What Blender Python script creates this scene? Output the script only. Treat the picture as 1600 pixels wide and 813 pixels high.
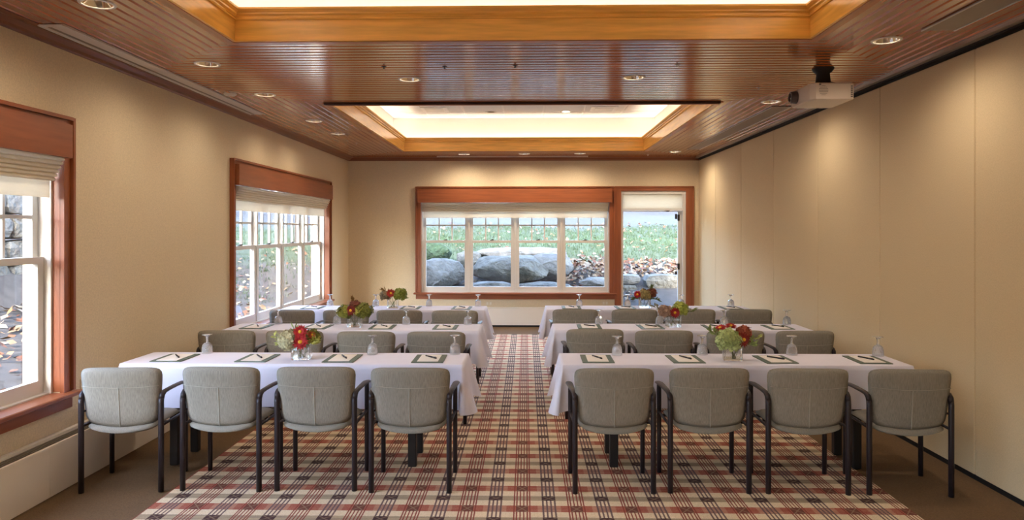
import bpy, bmesh, math, random
from mathutils import Vector, Matrix, noise
R = math.radians
scene = bpy.context.scene
for o in list(bpy.data.objects): bpy.data.objects.remove(o)
COL = scene.collection

# ------------------------------------------------------------------ camera
cd = bpy.data.cameras.new('camera'); cam = bpy.data.objects.new('camera', cd); COL.objects.link(cam)
cd.sensor_width = 36.0; cd.lens = 36.0*1100/1600; cd.shift_y = -(406.5-360.0)/1600
cd.clip_start = .05; cd.clip_end = 300
cam.location = (0, 0, 1.7); cam.rotation_euler = (R(90), 0, math.atan(22/1100))
scene.camera = cam
# ------------------------------------------------------------------ world, sun, exposure
scene.view_settings.view_transform = 'Standard'; scene.view_settings.look = 'None'
scene.view_settings.gamma = 1; scene.view_settings.use_curve_mapping = False
scene.view_settings.exposure = 1.85
W = bpy.data.worlds.new('sky'); scene.world = W; W.use_nodes = True
wn = W.node_tree.nodes; wl = W.node_tree.links
bg = wn['Background']; sky = wn.new('ShaderNodeTexSky'); sky.sky_type = 'NISHITA'
sky.sun_disc = False; sky.sun_elevation = R(32); sky.sun_rotation = R(178); sky.air_density = 1.0; sky.dust_density = 2.0
bg.inputs['Strength'].default_value = 1.0
hs = wn.new('ShaderNodeHueSaturation'); hs.inputs['Saturation'].default_value = 1.0; wl.new(sky.outputs[0], hs.inputs['Color']); wl.new(hs.outputs[0], bg.inputs[0])
sd = bpy.data.lights.new('sun', 'SUN'); sd.energy = 1.2; sd.angle = R(.6); sd.color = (1, .93, .82)
sun = bpy.data.objects.new('sun', sd); COL.objects.link(sun)
sun.rotation_euler = Vector((-.03, .86, -.50)).to_track_quat('-Z', 'Y').to_euler()
CAN_W = 8.5; COVE_W = 1.6
WARM = (1.0, .84, .66)

# ------------------------------------------------------------------ tags
def tag(o, label=None, cat=None, group=None, kind=None):
    if label: o['label'] = label
    if cat: o['category'] = cat
    if group: o['group'] = group
    if kind: o['kind'] = kind
    return o
def empty(name, loc=(0, 0, 0), rz=0, parent=None):
    o = bpy.data.objects.new(name, None); COL.objects.link(o); o.location = loc; o.rotation_euler = (0, 0, rz)
    o.empty_display_size = .05
    if parent: o.parent = parent
    return o
def kids(o): return [c for c in bpy.data.objects if c.parent is o]
def copy_tree(o, parent=None, ch=None):
    c = o.copy(); COL.objects.link(c); c.parent = parent
    for k in kids(o): copy_tree(k, c)
    return c

# ------------------------------------------------------------------ materials
def srgb(r, g, b):
    f = lambda v: (v/255/12.92 if v/255 <= .04045 else ((v/255+.055)/1.055)**2.4)
    return (f(r), f(g), f(b), 1)
def base_mat(name):
    m = bpy.data.materials.new(name); m.use_nodes = True
    nt = m.node_tree; return m, nt, nt.nodes['Principled BSDF']
def mat(name, col, rough=.5, metal=0, noise_s=0, noise_a=.15, stretch=(1, 1, 1), bump=0, bump_s=None, coat=0, emit=None, emit_s=0, rnd=0, sheen=0):
    m, nt, p = base_mat(name); N, L = nt.nodes, nt.links
    p.inputs['Base Color'].default_value = col; p.inputs['Roughness'].default_value = rough; p.inputs['Metallic'].default_value = metal
    if coat: p.inputs['Coat Weight'].default_value = coat; p.inputs['Coat Roughness'].default_value = .12
    if sheen: p.inputs['Sheen Weight'].default_value = sheen
    if emit: p.inputs['Emission Color'].default_value = emit; p.inputs['Emission Strength'].default_value = emit_s
    if noise_s or rnd:
        tc = N.new('ShaderNodeTexCoord'); mp = N.new('ShaderNodeMapping'); mp.inputs['Scale'].default_value = stretch
        oi = N.new('ShaderNodeObjectInfo')
        sc = N.new('ShaderNodeVectorMath'); sc.operation = 'SCALE'; sc.inputs[0].default_value = (37, 23, 51); L.new(oi.outputs['Random'], sc.inputs['Scale'])
        ad = N.new('ShaderNodeVectorMath'); L.new(tc.outputs['Object'], ad.inputs[0]); L.new(sc.outputs[0], ad.inputs[1])
        L.new(ad.outputs[0], mp.inputs[0])
        nz = N.new('ShaderNodeTexNoise'); nz.inputs['Scale'].default_value = max(noise_s, .01); nz.inputs['Detail'].default_value = 5
        L.new(mp.outputs[0], nz.inputs['Vector'])
        mr = N.new('ShaderNodeMapRange'); mr.inputs[1].default_value = .3; mr.inputs[2].default_value = .7
        mr.inputs[3].default_value = 1-noise_a; mr.inputs[4].default_value = 1+noise_a
        L.new(nz.outputs[0], mr.inputs[0]); val = mr.outputs[0]
        if rnd:
            m2 = N.new('ShaderNodeMapRange'); m2.inputs[3].default_value = 1-rnd; m2.inputs[4].default_value = 1+rnd
            L.new(oi.outputs['Random'], m2.inputs[0])
            mm = N.new('ShaderNodeMath'); mm.operation = 'MULTIPLY'; L.new(val, mm.inputs[0]); L.new(m2.outputs[0], mm.inputs[1]); val = mm.outputs[0]
        vm = N.new('ShaderNodeVectorMath'); vm.operation = 'SCALE'; vm.inputs[0].default_value = col[:3]; L.new(val, vm.inputs['Scale'])
        L.new(vm.outputs[0], p.inputs['Base Color'])
        if bump:
            bn = nz
            if bump_s:
                bn = N.new('ShaderNodeTexNoise'); bn.inputs['Scale'].default_value = bump_s; L.new(mp.outputs[0], bn.inputs['Vector'])
            bp = N.new('ShaderNodeBump'); bp.inputs['Strength'].default_value = bump; bp.inputs['Distance'].default_value = .05 if bump >= .8 else .004
            L.new(bn.outputs[0], bp.inputs['Height']); L.new(bp.outputs[0], p.inputs['Normal'])
    return m
def wood(name, col, axis, rough=.3, coat=.3, amt=.28, rnd=0):
    st = [14, 14, 14]; st[axis] = 1.1
    return mat(name, col, rough, noise_s=2.2, noise_a=amt, stretch=st, coat=coat, rnd=rnd)
def glass_mat(name, tint=(1, 1, 1, 1), mixf=.45):
    m = bpy.data.materials.new(name); m.use_nodes = True; N, L = m.node_tree.nodes, m.node_tree.links
    N.clear(); out = N.new('ShaderNodeOutputMaterial'); mx = N.new('ShaderNodeMixShader'); t = N.new('ShaderNodeBsdfTransparent'); g = N.new('ShaderNodeBsdfGlass')
    g.inputs['IOR'].default_value = 1.45; g.inputs['Roughness'].default_value = 0; g.inputs['Color'].default_value = tint; t.inputs[0].default_value = tint
    mx.inputs[0].default_value = mixf; L.new(t.outputs[0], mx.inputs[1]); L.new(g.outputs[0], mx.inputs[2]); L.new(mx.outputs[0], out.inputs[0]); return m
def goblet_mat():
    m = glass_mat('cut glass', (1, 1, 1, 1), .8); N, L = m.node_tree.nodes, m.node_tree.links
    out = [n for n in N if n.type == 'OUTPUT_MATERIAL'][0]; old = out.inputs[0].links[0].from_socket
    d = N.new('ShaderNodeBsdfDiffuse'); d.inputs[0].default_value = (.9, .92, .95, 1); x = N.new('ShaderNodeMixShader'); x.inputs[0].default_value = .15  # diffuse white mixed in stands for bright reflections on the clear glass
    L.new(old, x.inputs[1]); L.new(d.outputs[0], x.inputs[2]); L.new(x.outputs[0], out.inputs[0]); return m
def pane_mat(name):
    m = bpy.data.materials.new(name); m.use_nodes = True; N, L = m.node_tree.nodes, m.node_tree.links
    N.clear(); out = N.new('ShaderNodeOutputMaterial'); mx = N.new('ShaderNodeMixShader'); t = N.new('ShaderNodeBsdfTransparent'); g = N.new('ShaderNodeBsdfGlossy')
    g.inputs['Roughness'].default_value = .02; t.inputs[0].default_value = (.96, .98, 1, 1)
    ge = N.new('ShaderNodeNewGeometry'); dt = N.new('ShaderNodeVectorMath'); dt.operation = 'DOT_PRODUCT'; L.new(ge.outputs['Incoming'], dt.inputs[0]); L.new(ge.outputs['Normal'], dt.inputs[1])
    def ma(o, a, b):
        n_ = N.new('ShaderNodeMath'); n_.operation = o
        for i_, q in enumerate((a, b)):
            if q is None: continue
            if isinstance(q, (int, float)): n_.inputs[i_].default_value = q
            else: L.new(q, n_.inputs[i_])
        return n_.outputs[0]
    fr = ma('MULTIPLY_ADD', ma('POWER', ma('SUBTRACT', 1.0, ma('ABSOLUTE', dt.outputs['Value'], None)), 5.0), .96); fr.node.inputs[2].default_value = .03
    L.new(fr, mx.inputs[0]); L.new(t.outputs[0], mx.inputs[1]); L.new(g.outputs[0], mx.inputs[2]); L.new(mx.outputs[0], out.inputs[0]); return m

CEDAR = srgb(170, 97, 46); TRIMC = srgb(146, 80, 45); HONEY = srgb(246, 182, 84)
M = dict(
    wall=mat('wall covering', srgb(224, 205, 170), .85, noise_s=90, noise_a=.09, bump=.15),
    panelfab=mat('partition fabric', srgb(220, 199, 160), .9, noise_s=220, noise_a=.08, bump=.2, stretch=(1, 1, .5)),
    carpet=mat('brown border carpet', srgb(112, 86, 56), .95, noise_s=120, noise_a=.22, bump=.5),
    plank=wood('ceiling plank varnished', CEDAR, 0, .2, .85, .13, rnd=.12),
    cedar_x=wood('cedar x', CEDAR, 0, .3, .3), cedar_y=wood('cedar y', CEDAR, 1, .3, .3),
    trim_x=wood('window wood x', TRIMC, 0, .4, .15, .16), trim_z=wood('window wood z', TRIMC, 2, .4, .15, .16),
    honey_x=wood('honey maple x', HONEY, 0, .25, .4, .16), honey_y=wood('honey maple y', HONEY, 1, .25, .4, .16),
    crown_x=wood('crown wood x', srgb(118, 62, 34), 0, .35, .2, .12), crown_y=wood('crown wood y', srgb(118, 62, 34), 1, .35, .2, .12),
    dark_slot=mat('dark slot', srgb(58, 34, 26), .6), black=mat('black', srgb(22, 20, 20), .6),
    white=mat('white paint', srgb(220, 215, 206), .4), cream=mat('cream paint', srgb(232, 222, 204), .5),
    cove=mat('cove white', srgb(236, 234, 230), .8), tile=mat('acoustic tile', srgb(238, 235, 230), .9, noise_s=90, noise_a=.08, bump=.5),
    grid=mat('grid white', srgb(246, 242, 236), .5),
    shade=mat('shade linen', srgb(244, 236, 222), .9, noise_s=60, noise_a=.05, stretch=(.2, 1, 1)),
    heater=mat('heater enamel', srgb(242, 232, 216), .45), grille=mat('heater grille', srgb(132, 120, 104), .5, .3),
    alu=mat('aluminium', srgb(190, 182, 172), .35, .8), diffuser=mat('diffuser enamel', srgb(214, 204, 194), .5),
    diffuser_g=mat('diffuser grey', srgb(150, 138, 126), .6),
    chrome=mat('reflector', srgb(235, 225, 212), .12, 1), steel=mat('dark steel', srgb(70, 66, 66), .4, .8),
    bulb=mat('lamp glow', srgb(255, 240, 220), .5, emit=(1, .86, .66, 1), emit_s=6),
    fabric=mat('chair weave', srgb(140, 134, 123), .95, noise_s=5, noise_a=.22, stretch=(60, 60, 4), bump=.3, rnd=.04),
    seam=mat('chair seam', srgb(164, 158, 144), .9), frame=mat('chair frame', srgb(44, 36, 40), .38, .2),
    leg=mat('table leg', srgb(24, 20, 20), .5), ply=mat('table top', srgb(120, 96, 70), .6),
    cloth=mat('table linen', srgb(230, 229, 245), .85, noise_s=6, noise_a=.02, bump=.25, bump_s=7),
    pad=mat('pad green', srgb(86, 100, 88), .6, noise_s=20, noise_a=.06), paper=mat('paper', srgb(238, 232, 226), .8), pen=mat('pen', srgb(44, 38, 40), .35),
    glass=glass_mat('clear glass', (1, 1, 1, 1), .85), water=glass_mat('water', (.96, .98, .96, 1), .3), pane=pane_mat('window pane'), goblet=goblet_mat(),
    stem=mat('stem', srgb(92, 110, 58), .6), leaf=mat('leaf', srgb(86, 104, 44), .55), yellow=mat('flower eye', srgb(226, 170, 40), .7, noise_s=300, noise_a=.2),
    proj=mat('projector shell', srgb(222, 208, 192), .45), proj_d=mat('projector dark', srgb(92, 82, 78), .4), lens=mat('lens', srgb(30, 26, 30), .05),
    plate=mat('outlet plate', srgb(222, 204, 172), .5),
    rock=mat('rock', srgb(84, 81, 73), .9, noise_s=5, noise_a=.4, bump=1.0, bump_s=14, rnd=.1),
    rock_b=mat('pale rock', srgb(97, 94, 88), .9, noise_s=5, noise_a=.34, bump=.8, bump_s=12),
    moss=mat('mossy rock', srgb(54, 70, 44), .95, noise_s=7, noise_a=.4, bump=1, bump_s=20),
    bark=mat('bark', srgb(92, 78, 68), .95, noise_s=9, noise_a=.35, stretch=(3, 3, .5), bump=1),
)

def add_translucent(m, col, f):
    nt = m.node_tree; N, L = nt.nodes, nt.links; out = N['Material Output']; p = N['Principled BSDF']
    tr = N.new('ShaderNodeBsdfTranslucent'); tr.inputs[0].default_value = col; mx = N.new('ShaderNodeMixShader'); mx.inputs[0].default_value = f
    L.new(p.outputs[0], mx.inputs[1]); L.new(tr.outputs[0], mx.inputs[2]); L.new(mx.outputs[0], out.inputs[0])
add_translucent(M['shade'], srgb(240, 228, 208), .5)
# ------------------------------------------------------------------ mesh builder
class MB:
    def __init__(s): s.v = []; s.f = []; s.smooth = []
    def add(s, vs, fs, smooth=False):
        b = len(s.v); s.v += [tuple(p) for p in vs]; s.f += [tuple(i+b for i in f) for f in fs]; s.smooth += [smooth]*len(fs); return s
    def box(s, x0, x1, y0, y1, z0, z1):
        v = [(x0, y0, z0), (x1, y0, z0), (x1, y1, z0), (x0, y1, z0), (x0, y0, z1), (x1, y0, z1), (x1, y1, z1), (x0, y1, z1)]
        return s.add(v, [(0, 3, 2, 1), (4, 5, 6, 7), (0, 1, 5, 4), (1, 2, 6, 5), (2, 3, 7, 6), (3, 0, 4, 7)])
    def cbox(s, x0, x1, y0, y1, z0, z1, c=.004):     # box with chamfered vertical and top edges
        pts = [(x0+c, y0), (x1-c, y0), (x1, y0+c), (x1, y1-c), (x1-c, y1), (x0+c, y1), (x0, y1-c), (x0, y0+c)]
        ip = [(x0+2*c, y0+c), (x1-2*c, y0+c), (x1-c, y0+2*c), (x1-c, y1-2*c), (x1-2*c, y1-c), (x0+2*c, y1-c), (x0+c, y1-2*c), (x0+c, y0+2*c)]
        return s.stack([[(p[0], p[1], z0) for p in ip], [(p[0], p[1], z0+c) for p in pts], [(p[0], p[1], z1-c) for p in pts], [(p[0], p[1], z1) for p in ip]])
    def stack(s, rings, cap=True, smooth=False):
        n = len(rings[0]); v = [p for r in rings for p in r]; f = []
        for k in range(len(rings)-1):
            for i in range(n):
                j = (i+1) % n; f.append((k*n+i, k*n+j, (k+1)*n+j, (k+1)*n+i))
        s.add(v, f, smooth)
        if cap:
            b = len(s.v)-len(v)
            s.f += [tuple(b+i for i in reversed(range(n))), tuple(b+(len(rings)-1)*n+i for i in range(n))]; s.smooth += [False, False]
        return s
    def lathe(s, prof, n=20, c=(0, 0, 0), cap=False, smooth=True):
        return s.stack([[(c[0]+r*math.cos(2*math.pi*i/n), c[1]+r*math.sin(2*math.pi*i/n), c[2]+z) for i in range(n)] for r, z in prof], cap, smooth)
    def sweep(s, path, rad, n=8, up=(0, 0, 1), smooth=True):   # rad: r or list of (ra, rb)
        P = [Vector(p) for p in path]; rings = []; up = Vector(up); prev = None
        for i, p in enumerate(P):
            t = (P[min(i+1, len(P)-1)]-P[max(i-1, 0)]).normalized()
            if prev is None:
                a = t.cross(up)
                if a.length < 1e-3: a = t.cross(Vector((1, 0, 0)))
            else: a = prev - t*prev.dot(t)
            a.normalize(); prev = a; b = a.cross(t)
            ra, rb = (rad, rad) if not isinstance(rad, list) else rad[i]
            rings.append([tuple(p+a*ra*math.cos(2*math.pi*k/n)+b*rb*math.sin(2*math.pi*k/n)) for k in range(n)])
        return s.stack(rings, True, smooth)
    def prism(s, prof, axis, a, b):    # prof: list of 2D points; axis 0 -> (y,z) profile along x ; axis 1 -> (x,z) along y
        g = (lambda t, p: (t, p[0], p[1])) if axis == 0 else (lambda t, p: (p[0], t, p[1]))
        return s.stack([[g(a, p) for p in prof], [g(b, p) for p in prof]])
    def xf(s, mtx): s.v = [tuple(mtx @ Vector(p)) for p in s.v]; return s
    def mesh(s, name, mats, fix=True):
        me = bpy.data.meshes.new(name); me.from_pydata(s.v, [], s.f); me.update()
        me.polygons.foreach_set('use_smooth', s.smooth)
        if fix:
            bm = bmesh.new(); bm.from_mesh(me); bmesh.ops.recalc_face_normals(bm, faces=bm.faces); bm.to_mesh(me); bm.free()
        me.materials.append(mats); return me
    def build(s, name, m, parent=None, loc=None, fix=True):
        o = bpy.data.objects.new(name, s.mesh(name, m, fix)); COL.objects.link(o)
        if parent: o.parent = parent
        if loc: o.location = loc
        return o
def obj(name, me, parent=None, loc=(0, 0, 0), rz=0):
    o = bpy.data.objects.new(name, me); COL.objects.link(o); o.location = loc; o.rotation_euler = (0, 0, rz)
    if parent: o.parent = parent
    return o
def box(name, m, parent, *a): return MB().box(*a).build(name, m, parent)

# ------------------------------------------------------------------ room constants
XL, XR, YB, YN, ZC = -3.17, 3.05, 12.5, -6.2, 2.99
WT = .26

# ================================================================== floor, walls
tag(box('floor', M['carpet'], None, XL-.3, XR+.3, YN-.3, YB+.3, -.1, 0), 'plain brown carpet border floor along the walls', kind='structure')

def wall_with_holes(name, label, m, axis, pos0, pos1, a0, a1, holes, ztop=3.75):
    mb = MB(); cur = a0
    def seg(u0, u1, z0, z1):
        if u1-u0 < 1e-4 or z1-z0 < 1e-4: return
        mb.box(pos0, pos1, u0, u1, z0, z1) if axis == 1 else mb.box(u0, u1, pos0, pos1, z0, z1)
    for (h0, h1, z0, z1) in sorted(holes):
        seg(cur, h0, 0, ztop); seg(h0, h1, 0, z0); seg(h0, h1, z1, ztop); cur = h1
    seg(cur, a1, 0, ztop)
    o = mb.build(name, m); return tag(o, label, kind='structure')
WIN_B = (7.47, 3.79); WIN_A = (1.025, 3.79); WIN_ADDED = (-5.42, 3.79); WIN_C = (-1.96, 3.525); CW = .09
ZS, ZH = .585, 2.42
wall_with_holes('wall_left', 'tan papered window wall on the left', M['wall'], 1, XL-WT, XL, YN, YB,
                [(y+CW-.005, y+w-CW+.005, ZS-.02, ZH) for y, w in (WIN_A, WIN_B, WIN_ADDED)])
wall_with_holes('wall_back', 'tan papered end wall with wide window and glazed door', M['wall'], 0, YB, YB+WT, XL-WT, XR+WT,
                [(WIN_C[0]+CW-.005, WIN_C[0]+WIN_C[1]-CW+.005, ZS-.02, ZH), (1.675, 2.825, 0, 2.41)])
wall_with_holes('wall_near', 'plain tan papered wall behind the viewpoint', M['wall'], 0, YN-WT, YN, XL-WT, XR+WT, [])
wr = tag(box('wall_right', M['wall'], None, XR+.05, XR+WT, YN, YB, 0, 3.75), 'folding partition wall of tan fabric panels', kind='structure')
seams = [YN+.03, -5.42, -4.14, -2.86, -1.57, -.29, 1.0, 2.28, 3.565, 4.849, 6.13, 7.421, 8.74, 10.05, 11.40, YB]
for a, b in zip(seams, seams[1:]):
    MB().cbox(XR, XR+.045, a+.003, b-.003, .035, 2.935, .006).build('partition_panel', M['panelfab'], wr)
box('floor_sweep', M['black'], wr, XR+.006, XR+.05, YN, YB, 0, .035)
box('track_recess', M['black'], wr, XR+.012, XR+.05, YN, YB, 2.935, 2.99)
box('track_rail', M['alu'], wr, XR-.075, XR-.03, YN, YB, 2.966, 2.992)
box('track_shadow_gap', M['black'], wr, XR-.03, XR+.02, YN, YB, 2.955, 2.99)

# ================================================================== ceiling
ceil = empty('ceiling'); tag(ceil, 'varnished dark wood plank ceiling with two lit trays', kind='structure')
TX0, TX1 = -2.0, 1.92
TRAYS = [(-5.4, -1.84), (.55, 4.77), (7.16, 11.44)]  # first tray is unseen, added behind the viewpoint for soft fill light
LIP = .06; LX0, LX1 = TX0-LIP, TX1+LIP
TW = .2       # trough width behind the fascia
# plenum deck (closes the ceiling above the planks)
mb = MB(); ZP = 3.16
ys = [YN-.2]
for t0, t1 in TRAYS: ys += [t0-TW, t1+TW]
ys.append(YB+.2)
for k in range(0, len(ys), 2): mb.box(XL-.2, XR+.25, ys[k], ys[k+1], ZP, ZP+.06)
for t0, t1 in TRAYS:
    mb.box(XL-.2, TX0-TW, t0-TW, t1+TW, ZP, ZP+.06); mb.box(TX1+TW, XR+.25, t0-TW, t1+TW, ZP, ZP+.06)
mb.build('plenum_deck', M['black'], ceil)

CANS = [(-2.44, 3.96), (-2.47, 5.409), (-2.48, 6.645), (-2.50, 8.25), (-2.51, 9.349), (-.995, 5.994), (.907, 5.957),
        (2.445, 4.828), (2.456, 7.11), (2.443, 11.588), (-1.051, 11.906), (-.032, 11.876), (.903, 11.845), (-2.44, 1.9), (2.445, 2.3), (-1.0, -.6), (.9, -.6), (-2.45, -1.2), (2.445, -1.2), (-2.45, -4), (2.445, -4)]
CR = .085
cut = MB()
for x, y in CANS: cut.lathe([(CR, -.1), (CR, .1)], 20, (x, y, ZC), True, False)
cutter = cut.build('cut', M['black'])
def plank(p0, p1, c, along):       # along 0: x ; 1: y. c = centre on the other axis
    w, c_, z0, z1 = .0372, .009, 0, .014
    prof = [(-w, z1), (-w, z0+c_), (-w+c_, z0), (w-c_, z0), (w, z0+c_), (w, z1)]
    o = MB().prism([(p[0], p[1]) for p in prof], 0, -(p1-p0)/2, (p1-p0)/2).build('plank', M['plank'], ceil)
    o.location = ((p0+p1)/2, c, ZC) if along == 0 else (c, (p0+p1)/2, ZC)
    if along == 1: o.rotation_euler = (0, 0, R(90))
    for x, y in CANS:
        u, v = (x, y) if along == 0 else (y, x)
        if abs(v-c) < CR+.045 and p0-CR < u < p1+CR:
            md = o.modifiers.new('b', 'BOOLEAN'); md.object = cutter; md.operation = 'DIFFERENCE'; md.solver = 'EXACT'; break
    return o
PW = .08
cutp = []
edges = [YN]+[v for t in TRAYS for v in (t[0]-LIP, t[1]+LIP)]+[YB]
for g in range(len(TRAYS)+1):          # bands of planks running across the room
    y0, y1 = edges[2*g], edges[2*g+1]; n = round((y1-y0)/PW); pw = (y1-y0)/n
    for i in range(n):
        c = y0+(i+.5)*pw; d = min(9 if g == 0 else c-y0, 9 if g == len(TRAYS) else y1-c)
        cutp.append(plank(max(XL, LX0-d-.04), min(XR-.03, LX1+d+.04), c, 0))
for g in range(len(TRAYS)):            # planks running along both sides of each tray
    t0, t1 = TRAYS[g][0]-LIP, TRAYS[g][1]+LIP
    lo = YN if g == 0 else (t0+TRAYS[g-1][1]+LIP)/2; hi = YB if g == len(TRAYS)-1 else (t1+TRAYS[g+1][0]-LIP)/2
    for side in (-1, 1):
        wdt = (LX0-XL) if side < 0 else (XR-.03-LX1)
        for i in range(int(wdt/PW)+1):
            d = (i+.5)*PW; c = LX0-d if side < 0 else LX1+d
            if d > wdt: continue
            cutp.append(plank(max(lo, t0-d+.04), min(hi, t1+d-.04), c, 1))
dg = bpy.context.evaluated_depsgraph_get()
for o in cutp:
    if o.modifiers:
        me = bpy.data.meshes.new_from_object(o.evaluated_get(dg)); o.modifiers.clear(); o.data = me
bpy.data.objects.remove(cutter)

FZ = ZC+.215
random.seed(3)
for ti, (t0, t1) in enumerate(TRAYS):
    # flat lip round the opening
    box('tray_lip', M['cedar_y'], ceil, LX0, TX0, t0-LIP, t1+LIP, ZC-.008, ZC+.014); box('tray_lip', M['cedar_y'], ceil, TX1, LX1, t0-LIP, t1+LIP, ZC-.008, ZC+.014)
    box('tray_lip', M['cedar_x'], ceil, TX0, TX1, t0-LIP, t0, ZC-.008, ZC+.014); box('tray_lip', M['cedar_x'], ceil, TX0, TX1, t1, t1+LIP, ZC-.008, ZC+.014)
    # fascia boards and their top moulding
    th = .02
    box('fascia_board', M['honey_y'], ceil, TX0, TX0+th, t0, t1, ZC-.004, FZ-.04); box('fascia_board', M['honey_y'], ceil, TX1-th, TX1, t0, t1, ZC-.004, FZ-.04)
    box('fascia_board', M['honey_x'], ceil, TX0+th, TX1-th, t0, t0+th, ZC-.004, FZ-.04); box('fascia_board', M['honey_x'], ceil, TX0+th, TX1-th, t1-th, t1, ZC-.004, FZ-.04)
    def mould(s): return [(0, FZ-.075), (s*.010, FZ-.075), (s*.014, FZ-.066), (s*.008, FZ-.058), (s*.008, FZ-.05), (s*.022, FZ-.04), (s*.022, FZ-.03), (s*.030, FZ-.024), (s*.042, FZ-.012), (s*.042, FZ), (-s*.03, FZ), (-s*.03, FZ-.075)]
    MB().prism([(TX0+th+p[0], p[1]) for p in mould(1)], 1, t0, t1).build('fascia_moulding', M['honey_y'], ceil)
    MB().prism([(TX1-th+p[0], p[1]) for p in mould(-1)], 1, t0, t1).build('fascia_moulding', M['honey_y'], ceil)
    MB().prism([(t0+th+p[0], p[1]) for p in mould(1)], 0, TX0, TX1).build('fascia_moulding', M['honey_x'], ceil)
    MB().prism([(t1-th+p[0], p[1]) for p in mould(-1)], 0, TX0, TX1).build('fascia_moulding', M['honey_x'], ceil)
    # trough and white cove walls
    a0, a1, b0, b1, ZT = TX0-TW, TX1+TW, t0-TW, t1+TW, 3.56
    mb = MB(); zt = 3.03
    mb.box(a0, TX0, b0, b1, zt, zt+.02); mb.box(TX1, a1, b0, b1, zt, zt+.02); mb.box(TX0, TX1, b0, t0, zt, zt+.02); mb.box(TX0, TX1, t1, b1, zt, zt+.02)
    mb.build('cove_trough', M['cove'], ceil)
    box('cove_wall', M['cove'], ceil, a0-.03, a0, b0-.03, b1+.03, zt, ZT+.05); box('cove_wall', M['cove'], ceil, a1, a1+.03, b0-.03, b1+.03, zt, ZT+.05)
    box('cove_wall', M['cove'], ceil, a0, a1, b0-.03, b0, zt, ZT+.05); box('cove_wall', M['cove'], ceil, a0, a1, b1, b1+.03, zt, ZT+.05)
    box('tray_roof', M['cove'], ceil, a0-.05, a1+.05, b0-.05, b1+.05, ZT+.03, ZT+.1)
    nx, ny = 7, 7; dx, dy = (a1-a0)/nx, (b1-b0)/ny
    tm = MB().cbox(-dx/2+.012, dx/2-.012, -dy/2+.012, dy/2-.012, ZT-.006, ZT+.02, .006).mesh('ceiling_tile', M['tile'])
    for i in range(nx):
        for j in range(ny): obj('ceiling_tile', tm, ceil, (a0+(i+.5)*dx, b0+(j+.5)*dy, 0))
    for i in range(1, nx): box('grid_bar', M['grid'], ceil, a0+i*dx-.012, a0+i*dx+.012, b0, b1, ZT-.002, ZT+.02)
    for j in range(1, ny): box('grid_bar', M['grid'], ceil, a0, a1, b0+j*dy-.012, b0+j*dy+.012, ZT-.003, ZT+.019)
    # cove lamps: slim tubes lying in the trough
    nm = ('added rearmost', 'near', 'far')[ti]
    for k, (cx, cy, ln, ax) in enumerate(((TX0-.11, (t0+t1)/2, t1-t0-.1, 1), (TX1+.11, (t0+t1)/2, t1-t0-.1, 1), ((TX0+TX1)/2, t0-.11, TX1-TX0-.1, 0), ((TX0+TX1)/2, t1+.11, TX1-TX0-.1, 0))):
        t = empty('cove_lamp', (cx, cy, zt+.02), R(90) if ax == 1 else 0)
        MB().box(-ln/2, ln/2, -.02, .02, 0, .015).build('lamp_base', M['white'], t)
        MB().sweep([(-ln/2, 0, .026), (ln/2, 0, .026)], .011, 8).build('lamp_tube', M['bulb'], t)
        tag(t, 'slim cove light tube hidden behind the %s ceiling tray fascia, %s side' % (nm, ('window wall', 'partition', 'viewer', 'end wall')[k]), 'light', 'cove lamps in the ceiling trays')
        ld = bpy.data.lights.new('cove', 'AREA'); ld.shape = 'RECTANGLE'; ld.size = ln; ld.size_y = .05; ld.energy = COVE_W*ln/4; ld.color = (1, .95, .88)
        lo = bpy.data.objects.new('cove_glow', ld); COL.objects.link(lo); lo.parent = t; lo.location = (0, 0, .045); lo.rotation_euler = (R(180), 0, 0)
# crown mouldings
def crown(name, axis, wall, s, a, b):
    prof = [(0, -.055), (.012, -.055), (.02, -.045), (.05, -.035), (.085, -.012), (.10, -.012), (.13, -.004), (.13, .01), (0, .01)]
    o = MB().prism([(wall+s*p[0], ZC+p[1]) for p in prof], axis, a, b).build(name, M['crown_y'] if axis == 1 else M['crown_x'])
    return tag(o, kind='structure')
crown('trim_1', 1, XL, 1, YN, YB)['label'] = 'dark wood crown moulding above the window wall'
crown('trim_2', 0, YB, -1, XL, XR)['label'] = 'dark wood crown moulding above the end wall'
crown('trim_3', 0, YN, 1, XL, XR)['label'] = 'dark wood crown moulding behind the viewpoint'
sc_ = empty('projection_screen_case', (-.05, 7.12, ZC-.02)); tag(sc_, 'long dark slot case of a roll-down screen at the far tray edge', 'screen case')
MB().cbox(-2.0, 2.0, -.04, .03, 0, .02, .004).build('case', M['dark_slot'], sc_)
MB().box(-1.98, 1.98, -.02, 0, -.006, 0).build('screen_hem_bar', M['cedar_x'], sc_)

# recessed lights
def downlight(x, y, label, z=ZC, m_in=None, watts=CAN_W, r=CR):
    t = empty('recessed_downlight', (x, y, z))
    MB().lathe([(r-.004, .0), (r-.004, -.004), (r+.012, -.004), (r+.014, -.001), (r+.014, .0)], 24).build('trim_ring', M['white'], t)
    MB().lathe([(r-.003, -.003), (r-.012, .03), (r-.03, .07), (.035, .10)], 24).build('reflector', m_in or M['chrome'], t)
    MB().lathe([(.0, .06), (.018, .063), (.03, .078), (.034, .10), (.03, .115)], 16).build('bulb', M['bulb'], t)
    tag(t, label, 'light', 'recessed ceiling downlights')
    if watts:
        ld = bpy.data.lights.new('can', 'SPOT'); ld.energy = watts; ld.spot_size = R(168); ld.spot_blend = .9; ld.color = WARM; ld.shadow_soft_size = .05
        lo = bpy.data.objects.new('can_beam', ld); COL.objects.link(lo); lo.parent = t; lo.location = (0, 0, -.012)
    return t
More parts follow.
